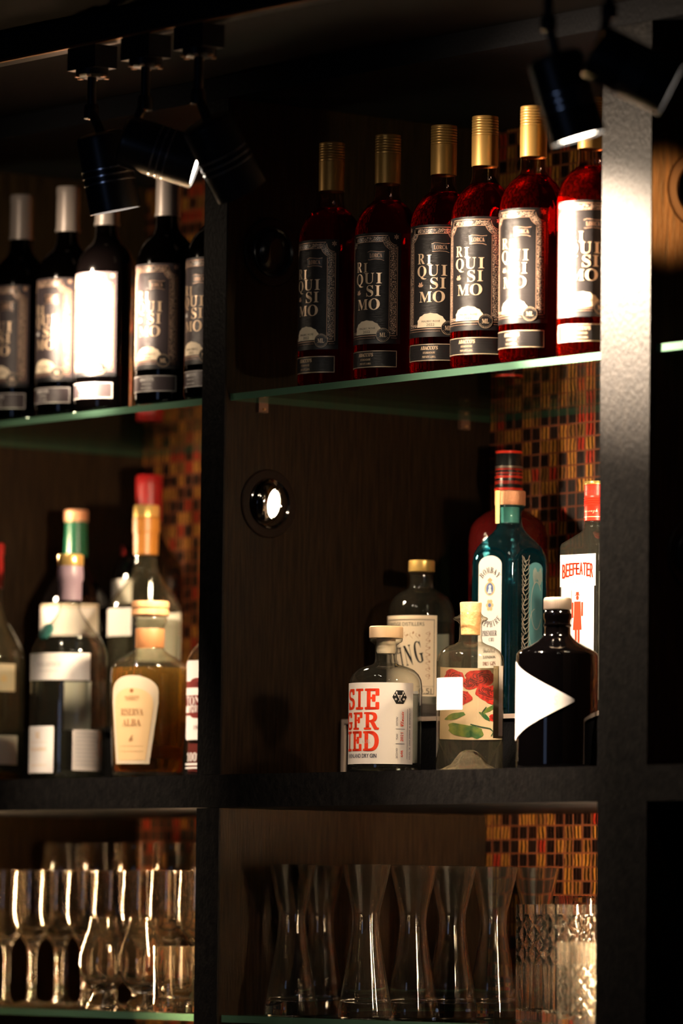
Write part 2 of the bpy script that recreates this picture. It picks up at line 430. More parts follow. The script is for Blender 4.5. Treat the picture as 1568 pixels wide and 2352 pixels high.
def board(name, dims, label, edge=True, m='wood', cat='panel', edgelabel='black hammered front edge', group=None):
    x0, x1, y0, y1, z0, z1 = dims
    if edge:
        t = thing(name, label, cat, (0, 0, 0), 0, group)
        obj('panel_core', MB().box(x0, x1, y0+.003, y1, z0, z1), M[m], t, bevel=.0006)
        obj('front_edging', MB().box(x0, x1, y0, y0+.003, z0, z1), M['hammer'], t, bevel=.0008, label=edgelabel)
    else:
        t = tag(obj(name, MB().box(x0, x1, y0, y1, z0, z1), M[m], bevel=.0006), label, cat)
    return t
board('header_panel', (-1.7, 1.7, 0, .467, .914, .944), 'black header panel roofing the shelf bays under the ceiling', False, 'black')
board('bay_upright', (-.05, 0, 0, .467, -.0005, .9135), 'dark wood upright panel between the two bays, above the long shelf')
board('bay_upright', (-.05, 0, 0, .467, -1.5, -.0455), 'dark wood upright panel between carafes and stemware, below the long shelf')
board('bay_upright', (.766, .857, 0, .467, -1.5, .9135), 'wide hammered upright post at the right, lit grey near its top', cat='post', edgelabel='hammered edging, brightly lit above')
board('bay_upright', (-.866, -.816, 0, .467, -1.5, .9135), 'dark wood upright panel closing the left bay')
board('long_shelf', (-.816, .766, 0, .467, -.0448, -.001), 'long thick black shelf carrying all the spirit bottles', True, 'black', 'shelf', 'black front face of the shelf')
board('long_shelf', (.857, 1.7, 0, .467, -.0448, -.001), 'short stretch of black shelf right of the wide post', True, 'black', 'shelf', 'black front face of the shelf')

def glass_shelf(x0, x1, y0, y1, z0, z1, label):
    t = thing('glass_shelf', label, 'glass shelf', (0, 0, 0), 0, 'glass shelves')
    e = .0012
    mb = MB(); v = [(x, y, z) for z in (z0, z1) for x, y in ((x0, y0), (x1, y0), (x1, y1), (x0, y1))]
    mb.add(v, [(3, 2, 1, 0), (4, 5, 6, 7)])
    obj('glass_pane', mb, M['shelf_glass'], t)
    mb = MB()
    ring_ = [(x0, y0), (x1, y0), (x1, y1), (x0, y1)]
    mb.add(v, [(i, (i+1) % 4, 4+(i+1) % 4, 4+i) for i in range(4)])
    obj('polished_edge', mb, M['glass_edge'], t, label='pale green polished glass edge')
    return t
ZG = .512
glass_shelf(.001, .765, .0093, .467, ZG-.0092, ZG, 'green-edged glass shelf holding the six pink wine bottles')
glass_shelf(-.815, -.0515, .022, .467, ZG-.0092, ZG, 'green-edged glass shelf holding the dark wine bottles')
glass_shelf(.8585, 1.6, .0093, .467, ZG-.0075, ZG+.002, 'green-edged glass shelf beyond the wide right post')
ZB = -.3217
glass_shelf(.003, .765, .006, .467, ZB-.0095, ZB, 'green-edged glass shelf under the row of carafes')
glass_shelf(-.815, -.053, .012, .467, ZB-.0095, ZB, 'green-edged glass shelf under the stemware and tasting glasses')

for (x, y, z, lb) in ((0, .0614, ZG-.0092, 'small bronze clip under the front corner of the pink-wine glass shelf'), (0, .417, ZG-.0092, 'small bronze clip under the back corner of the pink-wine glass shelf')):
    t = thing('shelf_clip', lb, 'shelf clip', (x, y, z), 0, 'shelf clips')
    obj('clip_body', MB().box(.0003, .007, -.008, .008, -.013, -.0003), M['clip'], t, bevel=.001)
    obj('pin', MB().lathe([(0, 0), (.0018, 0), (.0018, .003), (0, .003)], 12, Matrix.Translation((.007, 0, -.009)) @ Matrix.Rotation(R_(90), 4, 'Y')), M['brass'], t)

def riser(x0, x1, y0, y1, h, label, m_='riserwood'):
    t = thing('bottle_riser', label, 'riser', ((x0+x1)/2, y0, 0), 0, 'bottle risers')
    a, b = x0-(x0+x1)/2, x1-(x0+x1)/2; d = y1-y0; w = .006
    obj('top_board', MB().box(a, b, 0, d, h-w, h), M[m_], t, bevel=.0012)
    obj('end_board', MB().box(a, a+w, 0, d, 0, h-w), M[m_], t, bevel=.0008)
    obj('end_board', MB().box(b-w, b, 0, d, 0, h-w), M[m_], t, bevel=.0008)
    obj('front_panel', MB().box(a+w, b-w, .004, .010, 0, h-w), M['black'], t, label='black recessed front')
    return t
HR = .079
riser(.0095, .758, .2, .465, HR, 'low step riser with pale edges behind the orange-lettered gin bottle')
riser(-.812, -.06, .2, .465, HR, 'black low step riser behind the clear spirit bottles of the left bay', 'black')

# ------------------------------------------------------------------ wine bottles
def wine_label(R0, root, base_m, gold, third, year, plum):
    fm = cyl(R0+.0002)
    la = decal('front_label', rect(-.0455, .0493, .0455, .196), fm, M[base_m], root, .0002)
    decal('foot_band', rect(-.0455, .0493, .0455, .0545), fm, M['inkblack'], la, .00035)
    # scroll border with notched corners
    b = .0395
    orn = join(rect(-b+.012, .1845, b-.012, .1905), rect(b-.0085, .062, b, .1785), rect(-b, .062, -b+.0085, .1785), rect(-b+.0085, .062, b-.0085, .066))
    for sg in (-1, 1):
        c = (sg*(b), .1905); pts = []
        n = 10
        arc0 = [(c[0]-sg*.012*math.cos(R_(90*k/n)), c[1]-.012*math.sin(R_(90*k/n))) for k in range(n+1)]
        arc1 = [(c[0]-sg*.0185*math.cos(R_(90*k/n)), c[1]-.0185*math.sin(R_(90*k/n))) for k in range(n+1)]
        orn = join(orn, (arc0+arc1, [(k, k+1, n+1+k+1, n+1+k) for k in range(n)]))
    decal('scroll_border', orn, fm, M['orn'], la, .0004)
    fr = join(rect(b+.0008, .0605, b+.0016, .178), rect(-b-.0016, .0605, -b-.0008, .178), rect(-b+.012, .1918, b-.012, .1925), rect(-b, .0595, b, .0603), rect(-b+.018, .1838, b-.018, .1843), rect(b-.0098, .066, b-.0093, .172), rect(-b+.0093, .066, -b+.0098, .172))
    for sg in (-1, 1):
        for q in (.0108, .0192): fr = join(fr, line([(sg*b-sg*q*math.cos(R_(9*k)), .1905-q*math.sin(R_(9*k))) for k in range(11)], .0006))
        for k in range(6): fr = join(fr, turn(disc(sg*(b-.0005), .1925, .0008, 8, .0016), 60*k, (sg*(b-.0005), .1905)))
    dots = [disc(-.040+.0016*k, .0568, .00045, 6) for k in range(51) if not .012 < -.040+.0016*k < .033]
    decal('border_lines', join(fr, *dots), fm, M['copper_print'], la, .0004)
    L_ = [text(serif('R'), -.0155, .1515, .0115, .0135), text(serif('I'), -.0035, .1502, .0065, .0125),
          text(serif('Q'), -.0145, .1335, .0145, .0180), text(serif('U'), .0022, .1358, .0150, .0145), text(serif('I'), .0165, .1358, .0075, .0140),
          text(serif('S'), .0035, .1192, .0105, .0150), text(serif('I'), .0150, .1192, .0072, .0140),
          text(serif('M'), -.0085, .1016, .0185, .0138), text(serif('O'), .0098, .1016, .0160, .0150)]
    decal('lettering', join(*L_), fm, M[gold], la, .0007)
    fl = []
    for a_, l_ in ((110, .006), (70, .0065), (30, .005), (150, .0045)):
        fl.append(turn(disc(-.0165, .1150+l_/2, .0013, 10, l_/2), a_-90, (-.0165, .1150)))
    decal('flower_mark', join(*fl), fm, M['grey_print' if plum else 'copper_print'], la, .0004)
    # pennant
    pn = poly([(-.0005, .1705), (.004, .1722), (.010, .1715), (.017, .1705), (.0235, .1712), (.0225, .164), (.0228, .1590), (.018, .1606), (.010, .1612), (.003, .1602), (.0005, .1605)])
    pf = decal('pennant', pn, fm, M['inkblack'], la, .0004)
    decal('pennant_lettering', join(text(serif('LORCA'), .0115, .1660, .0175, .0055), line([(-.0005, .1705), (.004, .1722), (.010, .1715), (.017, .1705), (.0235, .1712)], .0005), line([(.0005, .1605), (.003, .1602), (.010, .1612), (.018, .1606), (.0228, .1590)], .0005)), fm, M['copper_print'], pf, .0006)
    # cartouche
    p = [(-.0215, .0665)]
    n = 14
    for k in range(n+1):
        a = math.pi*(1-k/n); rr = 1+.055*(1 if k % 2 else 0)
        p.append((.0195*rr*math.cos(a)-.001, .0675+.0125*rr*math.sin(a)))
    p += [(.0195, .0665)]
    p = [(-.0215, .0620)]+p[1:]+[(.0195, .0620)]
    cg = decal('cartouche', poly(p), fm, M['cream'], la, .0005)
    decal('cartouche_lettering', join(text(third, -.001, .0700, .0255, .0030), text(year, -.001, .0652, .0110, .0032)), fm, M['inkblack'], cg, .0007)
    sd = decal('round_seal', disc(.0223, .0607, .0091), fm, M['inkblack'], la, .0008)
    decal('seal_lettering', join(ring(.0223, .0607, .0087, .0090), text(serif('ML'), .0223, .0607, .0088, .0056), *[turn(text(serif('I'), .0223, .0607+.0074, .0006, .0013), 15*k, (.0223, .0607)) for k in range(24) if k not in (5, 6, 7, 17, 18, 19)]), fm, M['gold_print'], sd, .001)
    lo = decal('lower_label', poly([(-.046, .0292), (-.0425, .0178), (.0415, .0178), (.0415, .0407), (-.0425, .0407)]), fm, M[base_m], root, .0002)
    decal('lower_lettering', join(frame(-.0418, .0185, .0408, .0400, .0007), text(serif("ABACCO'S"), -.003, .0350, .0240, .0050, .0002), text('STEAKHOUSE', -.003, .0287, .0170, .0026, .0001), text(serif('PRIVATE LABEL'), -.003, .0233, .0190, .0024)), fm, M['grey_print' if plum else 'gold_print'], lo, .0004)
    return la

def wine_bottle(pos, rz, label, kind, group):
    rose = kind == 'rose'
    t = thing('wine_bottle', label, 'bottle', pos, rz, group)
    Rb = .0425
    shoulder = [(Rb*f, z) for f, z in ((1, .2000), (.985, .2065), (.94, .2145), (.86, .2225), (.74, .2305), (.62, .2360), (.50, .2405))]
    if rose:
        liq = [(0, .010), (.020, .008), (.034, .001), (.0405, .0015), (.0423, .005), (Rb, .009), (Rb, .11), (Rb, .19)]+shoulder+[(.0185, .2425), (0, .2425)]
        obj('glass_body', MB().lathe(liq, 64), M['rose'], t)
        obj('neck', MB().lathe([(.0192, .2425), (.0172, .2480), (.0165, .2560), (.0162, .268)], 40), M['rose_neck'], t, label='clear empty neck above the wine')
        obj('capsule', MB().lathe([(.0166, .2655), (.0172, .2658), (.0173, .3052), (.0168, .3056)], 48), M['gold_cap'], t, label='plain gold capsule sleeve')
        pr = [(.0166, .3056)]
        z = .3060
        while z < .3275: pr += [(.0172, z), (.0174, z+.0016), (.0168, z+.0024), (.0168, z+.0032)]; z += .0036
        pr += [(.0171, .3285), (.0168, .3305), (0, .3308)]
        obj('screw_cap', MB().lathe(pr, 48), M['gold_cap'], t, label='ribbed gold screw cap')
    else:
        pr = [(0, .010), (.034, .001), (.0405, .0015), (.0423, .005), (Rb, .009), (Rb, .19)]+shoulder+[(.0172, .2480), (.0162, .258), (.0158, .275), (0, .275)]
        obj('glass_body', MB().lathe(pr, 64), M['redwine'], t)
        obj('capsule', MB().lathe([(.0160, .2655), (.0180, .2658), (.0180, .2695), (.0171, .2705), (.0169, .300), (.0167, .318), (.0172, .3185), (.0173, .328), (.0165, .3305), (0, .331)], 48), M['silver_cap'], t, label='silver grey capsule')
    wine_label(Rb, t, 'label_charcoal' if rose else 'label_plum', 'gold_print', 'MALBEC ROSÉ' if rose else 'MALBEC', '2022', not rose)
    return t

G1 = 'pink wine bottles on the right glass shelf'
b0 = wine_bottle((.141, .068, ZG+.0003), 51.5-46, 'pink wine bottle at the dark left end of its row, furthest from the wide post', 'rose', G1)
for (x, y, al, lb) in ((.249, .077, -36, 'second pink wine bottle from the dark left end, label clear of glare'),
                       (.366, .076, -20.5, 'pink wine bottle third from the dark end, label turned most to the front'),
                       (.465, .063, -28, 'pink wine bottle fourth from the dark end, bright streak on its label'),
                       (.573, .053, -36, 'pink wine bottle next to last, partly behind the hanging lamp, label washed bright'),
                       (.679, .058, -14, 'pink wine bottle against the wide post, label blown out white')):
    dup(b0, (x, y, ZG+.0003), 51.5+al, lb)
G2 = 'dark wine bottles on the left glass shelf'
w0 = wine_bottle((-.579, .070, ZG+.0003), 51.5-40, 'dark wine bottle cut by the left picture edge, dimmest of its row', 'red', G2)
for (x, y, al, lb) in ((-.459, .066, -44, 'dark wine bottle second in its row, left of the blown-out label'),
                       (-.362, .064, -38, 'dark wine bottle with its label blown out white by a lamp'),
                       (-.222, .066, -33, 'dark wine bottle just right of the blown-out label'),
                       (-.1145, .072, -50, 'dark wine bottle half hidden by the middle upright panel')):
    dup(w0, (x, y, ZG+.0003), 51.5+al, lb)

# ------------------------------------------------------------------ spirit bottles, right bay
def prof(p, s): return [(h/s, z/s) for z, h in p]
def rim(p, w): # inside wall following an outside profile
    return [(max(r-w, .0005), z) for r, z in p]

# pale-labelled gin with orange letters
s = 1749.6
t = thing('gin_bottle', 'squat clear gin bottle with big orange letters and a pale wood stopper', 'bottle', (.2523, .080, 0), 51.5-40)
PB = prof([(0, 70), (1, 80), (4, 83.5), (10, 84), (200, 84), (214, 82), (226, 76), (236, 66), (243, 52), (247, 36), (252, 27), (262, 25), (292, 25), (297, 30), (301, 37), (308, 38.5), (312, 37)], s)
obj('glass_body', MB().lathe([(0, .004), (.030, .003)]+PB, 72), M['clear'], t)
obj('gin', MB().lathe([(0, .012), (.040, .010), (.046, .012), (.0463, .103), (0, .103)], 64), M['gin'], t, label='clear gin up to just above the label')
obj('base_glass', MB().lathe([(0, .0095), (.025, .0085), (.044, .0065), (.0472, .003), (.040, .0012), (0, .001)], 64), M['real'], t, label='thick clear glass base')
st = obj('stopper', MB().lathe(prof([(309, 0), (309, 38), (311, 39), (334, 39), (336.5, 37), (337, 0)], s), 56), M['paleoak'], t, label='pale turned wood stopper')
obj('plug', MB().lathe(prof([(308, 22), (280, 22), (274, 20), (272, 0)], s), 40), M['plug'], st)
Rg = 84/s; fm = cyl(Rg+.0002)
la = decal('front_label', rect(-.086, 18/s, .0737, 204/s), fm, M['paper'], t, .0002)
def slab(ch, uc, vc, w, h): return text(chr(0x1D670+ord(ch)-65), uc, vc, w, h, .0013)
LT = []
for row, z, ws in (('SIE', 165, (.0185, .0135, .0205)), ('GFR', 110.5, (.0195, .0175, .0215)), ('IED', 59, (.0135, .0185, .0225))):
    u = .0252-sum(ws)-.0022*2
    h = (48 if row == 'SIE' else 40 if row == 'GFR' else 45.5)/s
    zz = {'SIE': 166, 'GFR': 116, 'IED': 70}[row]/s
    for ch, w in zip(row, ws): LT.append(slab(ch, u+w/2, zz, w-.0026, h)); u += w+.0022
decal('orange_lettering', join(*LT), fm, M['red_print'], la, .0005)
DK = [text('RHEINLAND DRY GIN', -.0040, 36.5/s, .0520, 9.3/s, .00012)]
decal('dark_lettering', join(*DK), fm, M['navy_print'], la, .0005)
hx = .0523; hz = 171/s; hr = 17.8/s
hexa = decal('hexagon_emblem', poly([(hx+hr*math.cos(R_(60*k)), hz+hr*math.sin(R_(60*k))) for k in range(6)]), fm, M['inkblack'], la, .0005)
em = []
for sg in (-1, 1):
    em += [line([(hx+sg*.0026-sg*.0045, hz-.0062), (hx+sg*.0005, hz-.002), (hx+sg*.0032, hz+.002), (hx+sg*.0044, hz+.005)], .0006),
           disc(hx+sg*.0046, hz+.0058, .0010, 12, .0016), disc(hx+sg*.0068, hz+.0026, .0009, 12, .0013), ring(hx+sg*.0056, hz-.0028, .0006, .0014, 16),
           disc(hx+sg*.0016, hz+.0018, .0014, 12, .0008), disc(hx+sg*.0013, hz-.0002, .0006, 8, .0014)]
decal('emblem_art', join(*em), fm, M['paper'], hexa, .0007)
def vtext(tx, uc, vc, length, height): return turn(text(tx, uc, vc, length, height), 90, (uc, vc))
u1, u2, u3 = .0487, .0557, .0678
small = [vtext('BATCH NO/', u1, 43/s, 23/s, .0026), vtext('YEAR/', u1, 69/s+.0065, 15/s, .0026), vtext('EDITION/', u1, 116/s, 20/s, .0026),
         vtext('41% VOL', u3, 38/s, 18/s, .0024), vtext('X', u3, 54/s, .003, .0028), vtext('DRINK DIFFERENT', u3, 79/s, 36/s, .0024), vtext('X', u3, 103/s, .003, .0028), vtext('SIEGFRIEDGIN.COM', u3, 127/s, 38/s, .0024),
         rect(.0636, 30/s, .0640, 144/s), rect(.0470, 64/s, .0600, 64.8/s), rect(.0470, 98/s, .0600, 98.8/s)]
decal('small_print', join(*small), fm, M['navy_print'], la, .0005)
decal('handwriting', join(shear(vtext(script('Classic'), u2, 121/s, 34/s, .0050), 0), vtext('2021', u2, 80/s, 20/s, .0040), vtext('646', u2, 42/s, 15/s, .0036)), fm, M['red_print'], la, .0005)
decal('volume_print', text('41% VOL.', .0078, 69/s, .0125, 9/s), fm, M['grey_print'], la, .0006)
decal('back_label', rect(-.012, 24/s, .012, 190/s), cyl(Rg-.0006, 170), M['grey_print'], t, 0)

# stone-coloured labelled gin on the riser
s = 1690.
t = thing('gin_bottle', 'clear round-shouldered gin bottle with gold cap and cream label, on the riser', 'bottle', (.093, .270, HR), 51.5-28)
zb = 1632
PB = prof([(0, 70), (2, 75), (6, 77), (236, 77), (252, 75), (268, 70), (282, 62), (292, 50), (298, 38), (303, 29), (312, 26.5), (332, 26), (336, 29), (340, 29.5), (342, 27)], s)
obj('glass_body', MB().lathe([(0, .004)]+PB, 64), M['clear'], t)
obj('gin', MB().lathe([(0, .008), (.042, .008), (.0442, .012), (.0442, 224/s), (0, 224/s)], 56), M['gin'], t, label='clear gin')
obj('cap', MB().lathe(prof([(340, 27), (340, 30), (341, 30.5), (364, 30.5), (366.5, 28), (367, 0)], s), 56), M['gold_bright'], t, label='smooth gold cap')
D = 20/s
fmb = cyl(77/s+.0002)
fm = lambda u, v, o: fmb(u, v+D, o)
la = decal('front_label', rect(-.061, 31/s, .044, 216/s), fm, M['cream'], t, .0002)
decal('border', join(frame(-.0585, 35/s, .0405, 207/s, .0006), frame(-.0575, 36.5/s, .0395, 205/s, .0003)), fm, M['inkblack'], la, .0004)
decal('title', join(text('LOCKBRIDGE DISTILLERS', -.010, 196/s, .072, .0050), *[shift(turn(text(serif(ch), 0, 0, w, h), 12), u, v/s) for ch, u, v, w, h in (('L', -.020, 137, .007, .013), ('E', -.0120, 140, .007, .014), ('R', -.027, 114, .008, .022), ('L', -.0165, 118, .009, .024), ('I', -.006, 121, .004, .026), ('N', .0045, 124, .0105, .028), ('G', .0185, 132, .0115, .030))]), fm, M['inkblack'], la, .0005)
decal('volume_print', join(text('0.5l', .0280, 43/s, .017, .0075), rect(.016, 52/s, .0395, 52.4/s), rect(.016, 54/s, .0395, 54.4/s)), fm, M['inkblack'], la, .0005)
orn = []
for k in range(7):
    vv = 70+16*k
    orn.append(line([(.031+.0028*math.sin(q*.6+k), (vv+q)/s) for q in range(15)], .0005)); orn.append(disc(.0335, (vv+8)/s, .0009, 8, .0016))
for k in range(6):
    uu = -.026+.0085*k
    orn.append(line([(uu+.002*math.cos(q*.5), (165+q*1.4+3*math.sin(k))/s) for q in range(10)], .0004)); orn.append(turn(disc(uu+.003, (172+4*math.sin(k*2))/s, .0009, 8, .0020), 40*k, (uu+.003, (172+4*math.sin(k*2))/s)))
decal('botanical_drawing', join(*orn), fm, M['brown_print'], la, .0004)
decal('back_label', rect(-.040, 40/s, .040, 200/s), cyl(77/s-.0008, 200), M['grey_print'], t, 0, label='pale back label seen through the bottle')

# corked bottle with poppies
s = 1781.
t = thing('corked_bottle', 'clear apothecary bottle with natural cork and red poppies printed inside', 'bottle', (.4191, .085, 0), 51.5-41)
PB = prof([(0, 66), (1, 74), (5, 77), (250, 77.5), (264, 75), (276, 68), (285, 55), (291, 38), (297, 28), (306, 26), (318, 26), (338, 26), (343, 30), (347, 38), (350, 40), (353, 38), (356, 30), (362, 24.5), (365, 24)], s)
obj('glass_body', MB().lathe([(0, .0035), (.030, .0025)]+PB, 72), M['clear_warm'], t)
obj('punt', MB().lathe(prof([(1, 74), (5, 62), (14, 44), (30, 32), (42, 22), (48, 10), (49, 0)], s)[::-1]+prof([(4, 0)], s), 48, rf=lambda a, z, r: r*(1+.05*math.cos(9*a))), M['punt'], t, label='domed clear glass punt')
obj('cork', MB().lathe(prof([(313, 0), (313, 22), (340, 23.5), (362, 23.8), (386, 25.5), (388, 24), (388.5, 0)], s), 40), M['cork'], t, label='speckled natural cork')
Rr = 77/s
fi = cyl(Rr-.0012, 180-16)
bl = decal('back_label', rect(-.058, 74/s, .090, 240/s), fi, M['oldcream'], t, 0, label='cream back label with poppies seen through the bottle')
pt = []; pv = []; lf = []; ld = []
def blob(u, v, r, ry, seed, n=22):
    rnd = random.Random(seed); ph = rnd.random()*6
    return poly([(u+r*(1+.10*math.sin(5*a+ph)+.05*math.sin(9*a))*math.cos(a), v+ry*(1+.10*math.sin(4*a+ph))*math.sin(a)) for a in [2*math.pi*k/n for k in range(n)]])
for k, (u, v, r, ry) in enumerate(((.026, 217, .022, 20/s), (.040, 205, .013, 14/s), (-.018, 206, .017, 13/s), (.004, 178, .026, 21/s), (-.024, 170, .022, 19/s), (.020, 186, .014, 14/s), (.002, 125, .012, 9/s), (-.006, 106, .007, 7/s), (-.045, 190, .012, 22/s), (.064, 214, .017, 22/s), (.058, 172, .020, 18/s))):
    pt.append(blob(u, v/s, r, ry, k))
    for q in range(7):
        a = q*.9+k; pv.append(line([(u+r*.8*math.cos(a+w*.35)*(.25+.12*w), v/s+ry*.8*math.sin(a+w*.35)*(.25+.12*w)) for w in range(6)], .0009))
for k, (u, v, r, ry, an) in enumerate(((-.024, 138, .026, 10/s, 8), (.012, 146, .014, 5/s, -25), (.034, 92, .012, 14/s, 15), (-.034, 92, .018, 5/s, 6), (.020, 128, .010, 5/s, 35), (-.03, 110, .024, 4/s, -6), (.052, 96, .020, 15/s, 12), (.062, 128, .016, 7/s, -15))):
    lf.append(turn(blob(u, v/s, r, ry, 40+k), an, (u, v/s)))
for p in ([(-.002, 78), (-.004, 95), (-.002, 112), (.002, 135), (0, 160)], [(-.002, 82), (.012, 100), (.026, 104), (.040, 110)], [(-.004, 85), (-.018, 98), (-.036, 104), (-.052, 112)], [(.010, 82), (.004, 95)], [(.018, 150), (.024, 138), (.022, 128)], [(-.014, 230), (-.004, 216), (.004, 224)]):
    ld.append(line([(u, v/s) for u, v in p], .0016))
decal('poppies', join(*pt), fi, M['poppy'], bl, -.0004); decal('petal_veins', join(*pv), fi, M['poppydark'], bl, -.0007)
decal('leaves', join(*lf), fi, M['leaf'], bl, -.0003); decal('stems', join(*ld), fi, M['leafdark'], bl, -.0006)
fm = cyl(Rr+.0003)
la = decal('front_label', rrect(-.030, 138/s, .0205, 212/s, .0012), fm, M['white'], t, .0002)
decal('lettering', join(text('R U B U S', -.0035, 177/s, .037, .0062), text('ROSE', -.004, 163/s, .010, .0022), rect(-.028, 209/s, .0175, 209.4/s), rect(-.028, 140/s, .0175, 140.4/s), rect(.0172, 140/s, .0175, 209.4/s)), fm, M['grey_print'], la, .0004)
decal('side_label', rect(-.006, 80/s, .0065, 241/s), cyl(Rr+.0004, 41+64), M['paper'], t, .0002)

# square blue bottle
def sq(n): # rounded-square radius for superellipse exponent n
    return lambda a: 1/((abs(math.cos(a))**n+abs(math.sin(a))**n)**(1/n))
def square_bottle(rows, seg=72):
    """rows: (z, half side, exponent)"""
    mb = MB(); vs = []; fs = []
    for z, h, n in rows:
        f = sq(n)
        for k in range(seg):
            a = 2*math.pi*k/seg; r = h*f(a); vs.append((r*math.cos(a), r*math.sin(a), z))
    m = len(rows)
    for i in range(m-1):
        for k in range(seg):
            q = (k+1) % seg; fs.append((i*seg+k, i*seg+q, (i+1)*seg+q, (i+1)*seg+k))
    fs.append(tuple(range(seg))[::-1]); fs.append(tuple((m-1)*seg+k for k in range(seg)))
    return mb.add(vs, fs)
s = 1713.
t = thing('gin_bottle', 'tall square blue glass gin bottle with copper cap and arched white label', 'bottle', (.2422, .300, HR), 51.5-43)
hb = .0385
B = [(0, hb*.90, 7), (.004, hb, 9), (.010, hb, 9), (.205, hb, 9), (.219, hb*.985, 7), (.230, hb*.90, 5), (.239, hb*.76, 3.4), (.247, hb*.60, 2.5), (.254, hb*.48, 2.1), (.262, .0165, 2), (.270, .0155, 2), (.277, .0160, 2), (.280, .0185, 2), (.283, .0205, 2), (.2855, .0200, 2)]
obj('glass_body', square_bottle(B), M['teal'], t)
obj('gin', square_bottle([(.010, hb-.004, 8), (.095, hb-.004, 8)]), M['deep_teal'], t, label='gin filling the lower third')
obj('stopper', MB().lathe([(0, .262), (.0125, .262), (.0128, .283), (0, .283)], 36), M['plug'], t, label='cream stopper inside the neck')
obj('cap', MB().lathe([(0, .2855), (.0203, .2855), (.0208, .287), (.0208, .3040), (.0195, .3053), (0, .3056)], 56), M['copper_cap'], t, label='knurled copper cap')
decal('tax_strip', poly([(-.0045, .2605), (.0050, .2605), (.0058, .3048), (-.0058, .3048)]), cyl(.0213, -14), M['yellowstrip'], t, 0, label='yellow paper strip over the cap')
def arch(u0, u1, v0, v1, n=14):
    c = (u0+u1)/2; r = (u1-u0)/2
    return [(u0, v0), (u1, v0)]+[(c+r*math.cos(R_(180*k/n)), v1-r*.62+r*.62*math.sin(R_(180*k/n))) for k in range(n+1)]
for a0 in (0, 90, 180, 270):
    fmf = flat(hb-.0005, a0)
    pts = arch(-.0285, .0285, .012, .226); pts = pts+pts[:1]
    obj('panel_rim', MB().tube([fmf(u, v, .0004) for u, v in pts], .0016, 8), M['teal'], t, label='raised arched rim on the blue glass')
fm = flat(hb)
la = decal('front_label', poly(arch(-.0205, .0205, .020, .2160)), fm, M['white'], t, .0008, du=0)
decal('lettering', join(arc_text('BOMBAY', 0, .178, .0185, 142, 38, .0050, .0078), arc_text('SAPPHIRE', 0, .1445, .0205, 220, 320, .0043, .0080, True), text(serif('PREMIER'), 0, .1120, .026, .0070), text(serif('CRU'), .004, .1035, .010, .005), text(script('Distilled'), 0, .0890, .022, .0062), text(serif('LONDON'), 0, .0800, .022, .0042), text(script('flavour'), 0, .0600, .018, .0055), text(serif('AND'), .002, .052, .010, .004)), fm, M['inkblack'], la, .0011, du=0)
decal('red_lettering', text(serif('DRY GIN'), 0, .0715, .023, .0052), fm, M['maroon'], la, .0011, du=0)
em = [ring(0, .1715, .0068, .0092), poly([(-.0035, .1815), (0, .1870), (.0035, .1815)]), disc(0, .1830, .0042, 16, .0026)]
for k in range(6): em.append(disc(.0042*math.cos(R_(60*k)), .1495+.0055*math.sin(R_(60*k)), .0028, 10))
decal('crest_ring', join(*em), fm, M['tan'], la, .0011, du=0)
decal('crest_jewel', join(disc(0, .1715, .0062, 24, .0078), disc(0, .1495, .0028)), fm, M['bluejewel'], la, .0013, du=0)
decal('crest_portrait', join(disc(.0005, .1742, .0022, 14), poly([(-.004, .1655), (.004, .1655), (.002, .172), (-.0015, .172)])), fm, M['white'], la, .0015, du=0)
fr = flat(hb, 90)
pl = decal('side_panel', poly(arch(-.005, .0225, .068, .2080)), fr, M['tealpanel'], t, .0008, du=0, label='frosted teal panel')
W = []
for k in range(5): # leafy line drawing
    v0 = .085+.026*k
    W.append(line([(-.0145+.003*math.sin(q*.8+k), v0+q*.0032) for q in range(9)], .0007))
    for q in range(4):
        W.append(line([(-.012-.001*q, v0+.006*q), (-.007, v0+.004+.006*q), (-.0045, v0+.010+.006*q)], .0006))
        W.append(line([(-.0135, v0+.006*q), (-.018, v0+.004+.006*q), (-.0195, v0+.009+.006*q)], .0006))
W.append(line([(.010+.011*math.cos(R_(a)), .150+.032*math.sin(R_(a))) for a in range(40, 330, 12)], .0007))
W.append(line([(.009+.014*math.cos(R_(a)), .118+.028*math.sin(R_(a))) for a in range(100, 260, 12)], .0007))
for k in range(9): W.append(line([(.004+.0018*k, .198+.003*math.sin(k)), (.003+.0022*k, .190), (.0055+.0018*k, .182-.004*math.cos(k))], .0008))
for k in range(7): W.append(line([(-.016+.004*k, .060), (-.013+.004*k, .066+.003*math.sin(k)), (-.004+.002*k, .074)], .0008))
decal('line_drawing', join(*W), fr, M['whiteline'], pl, .0011, du=0)

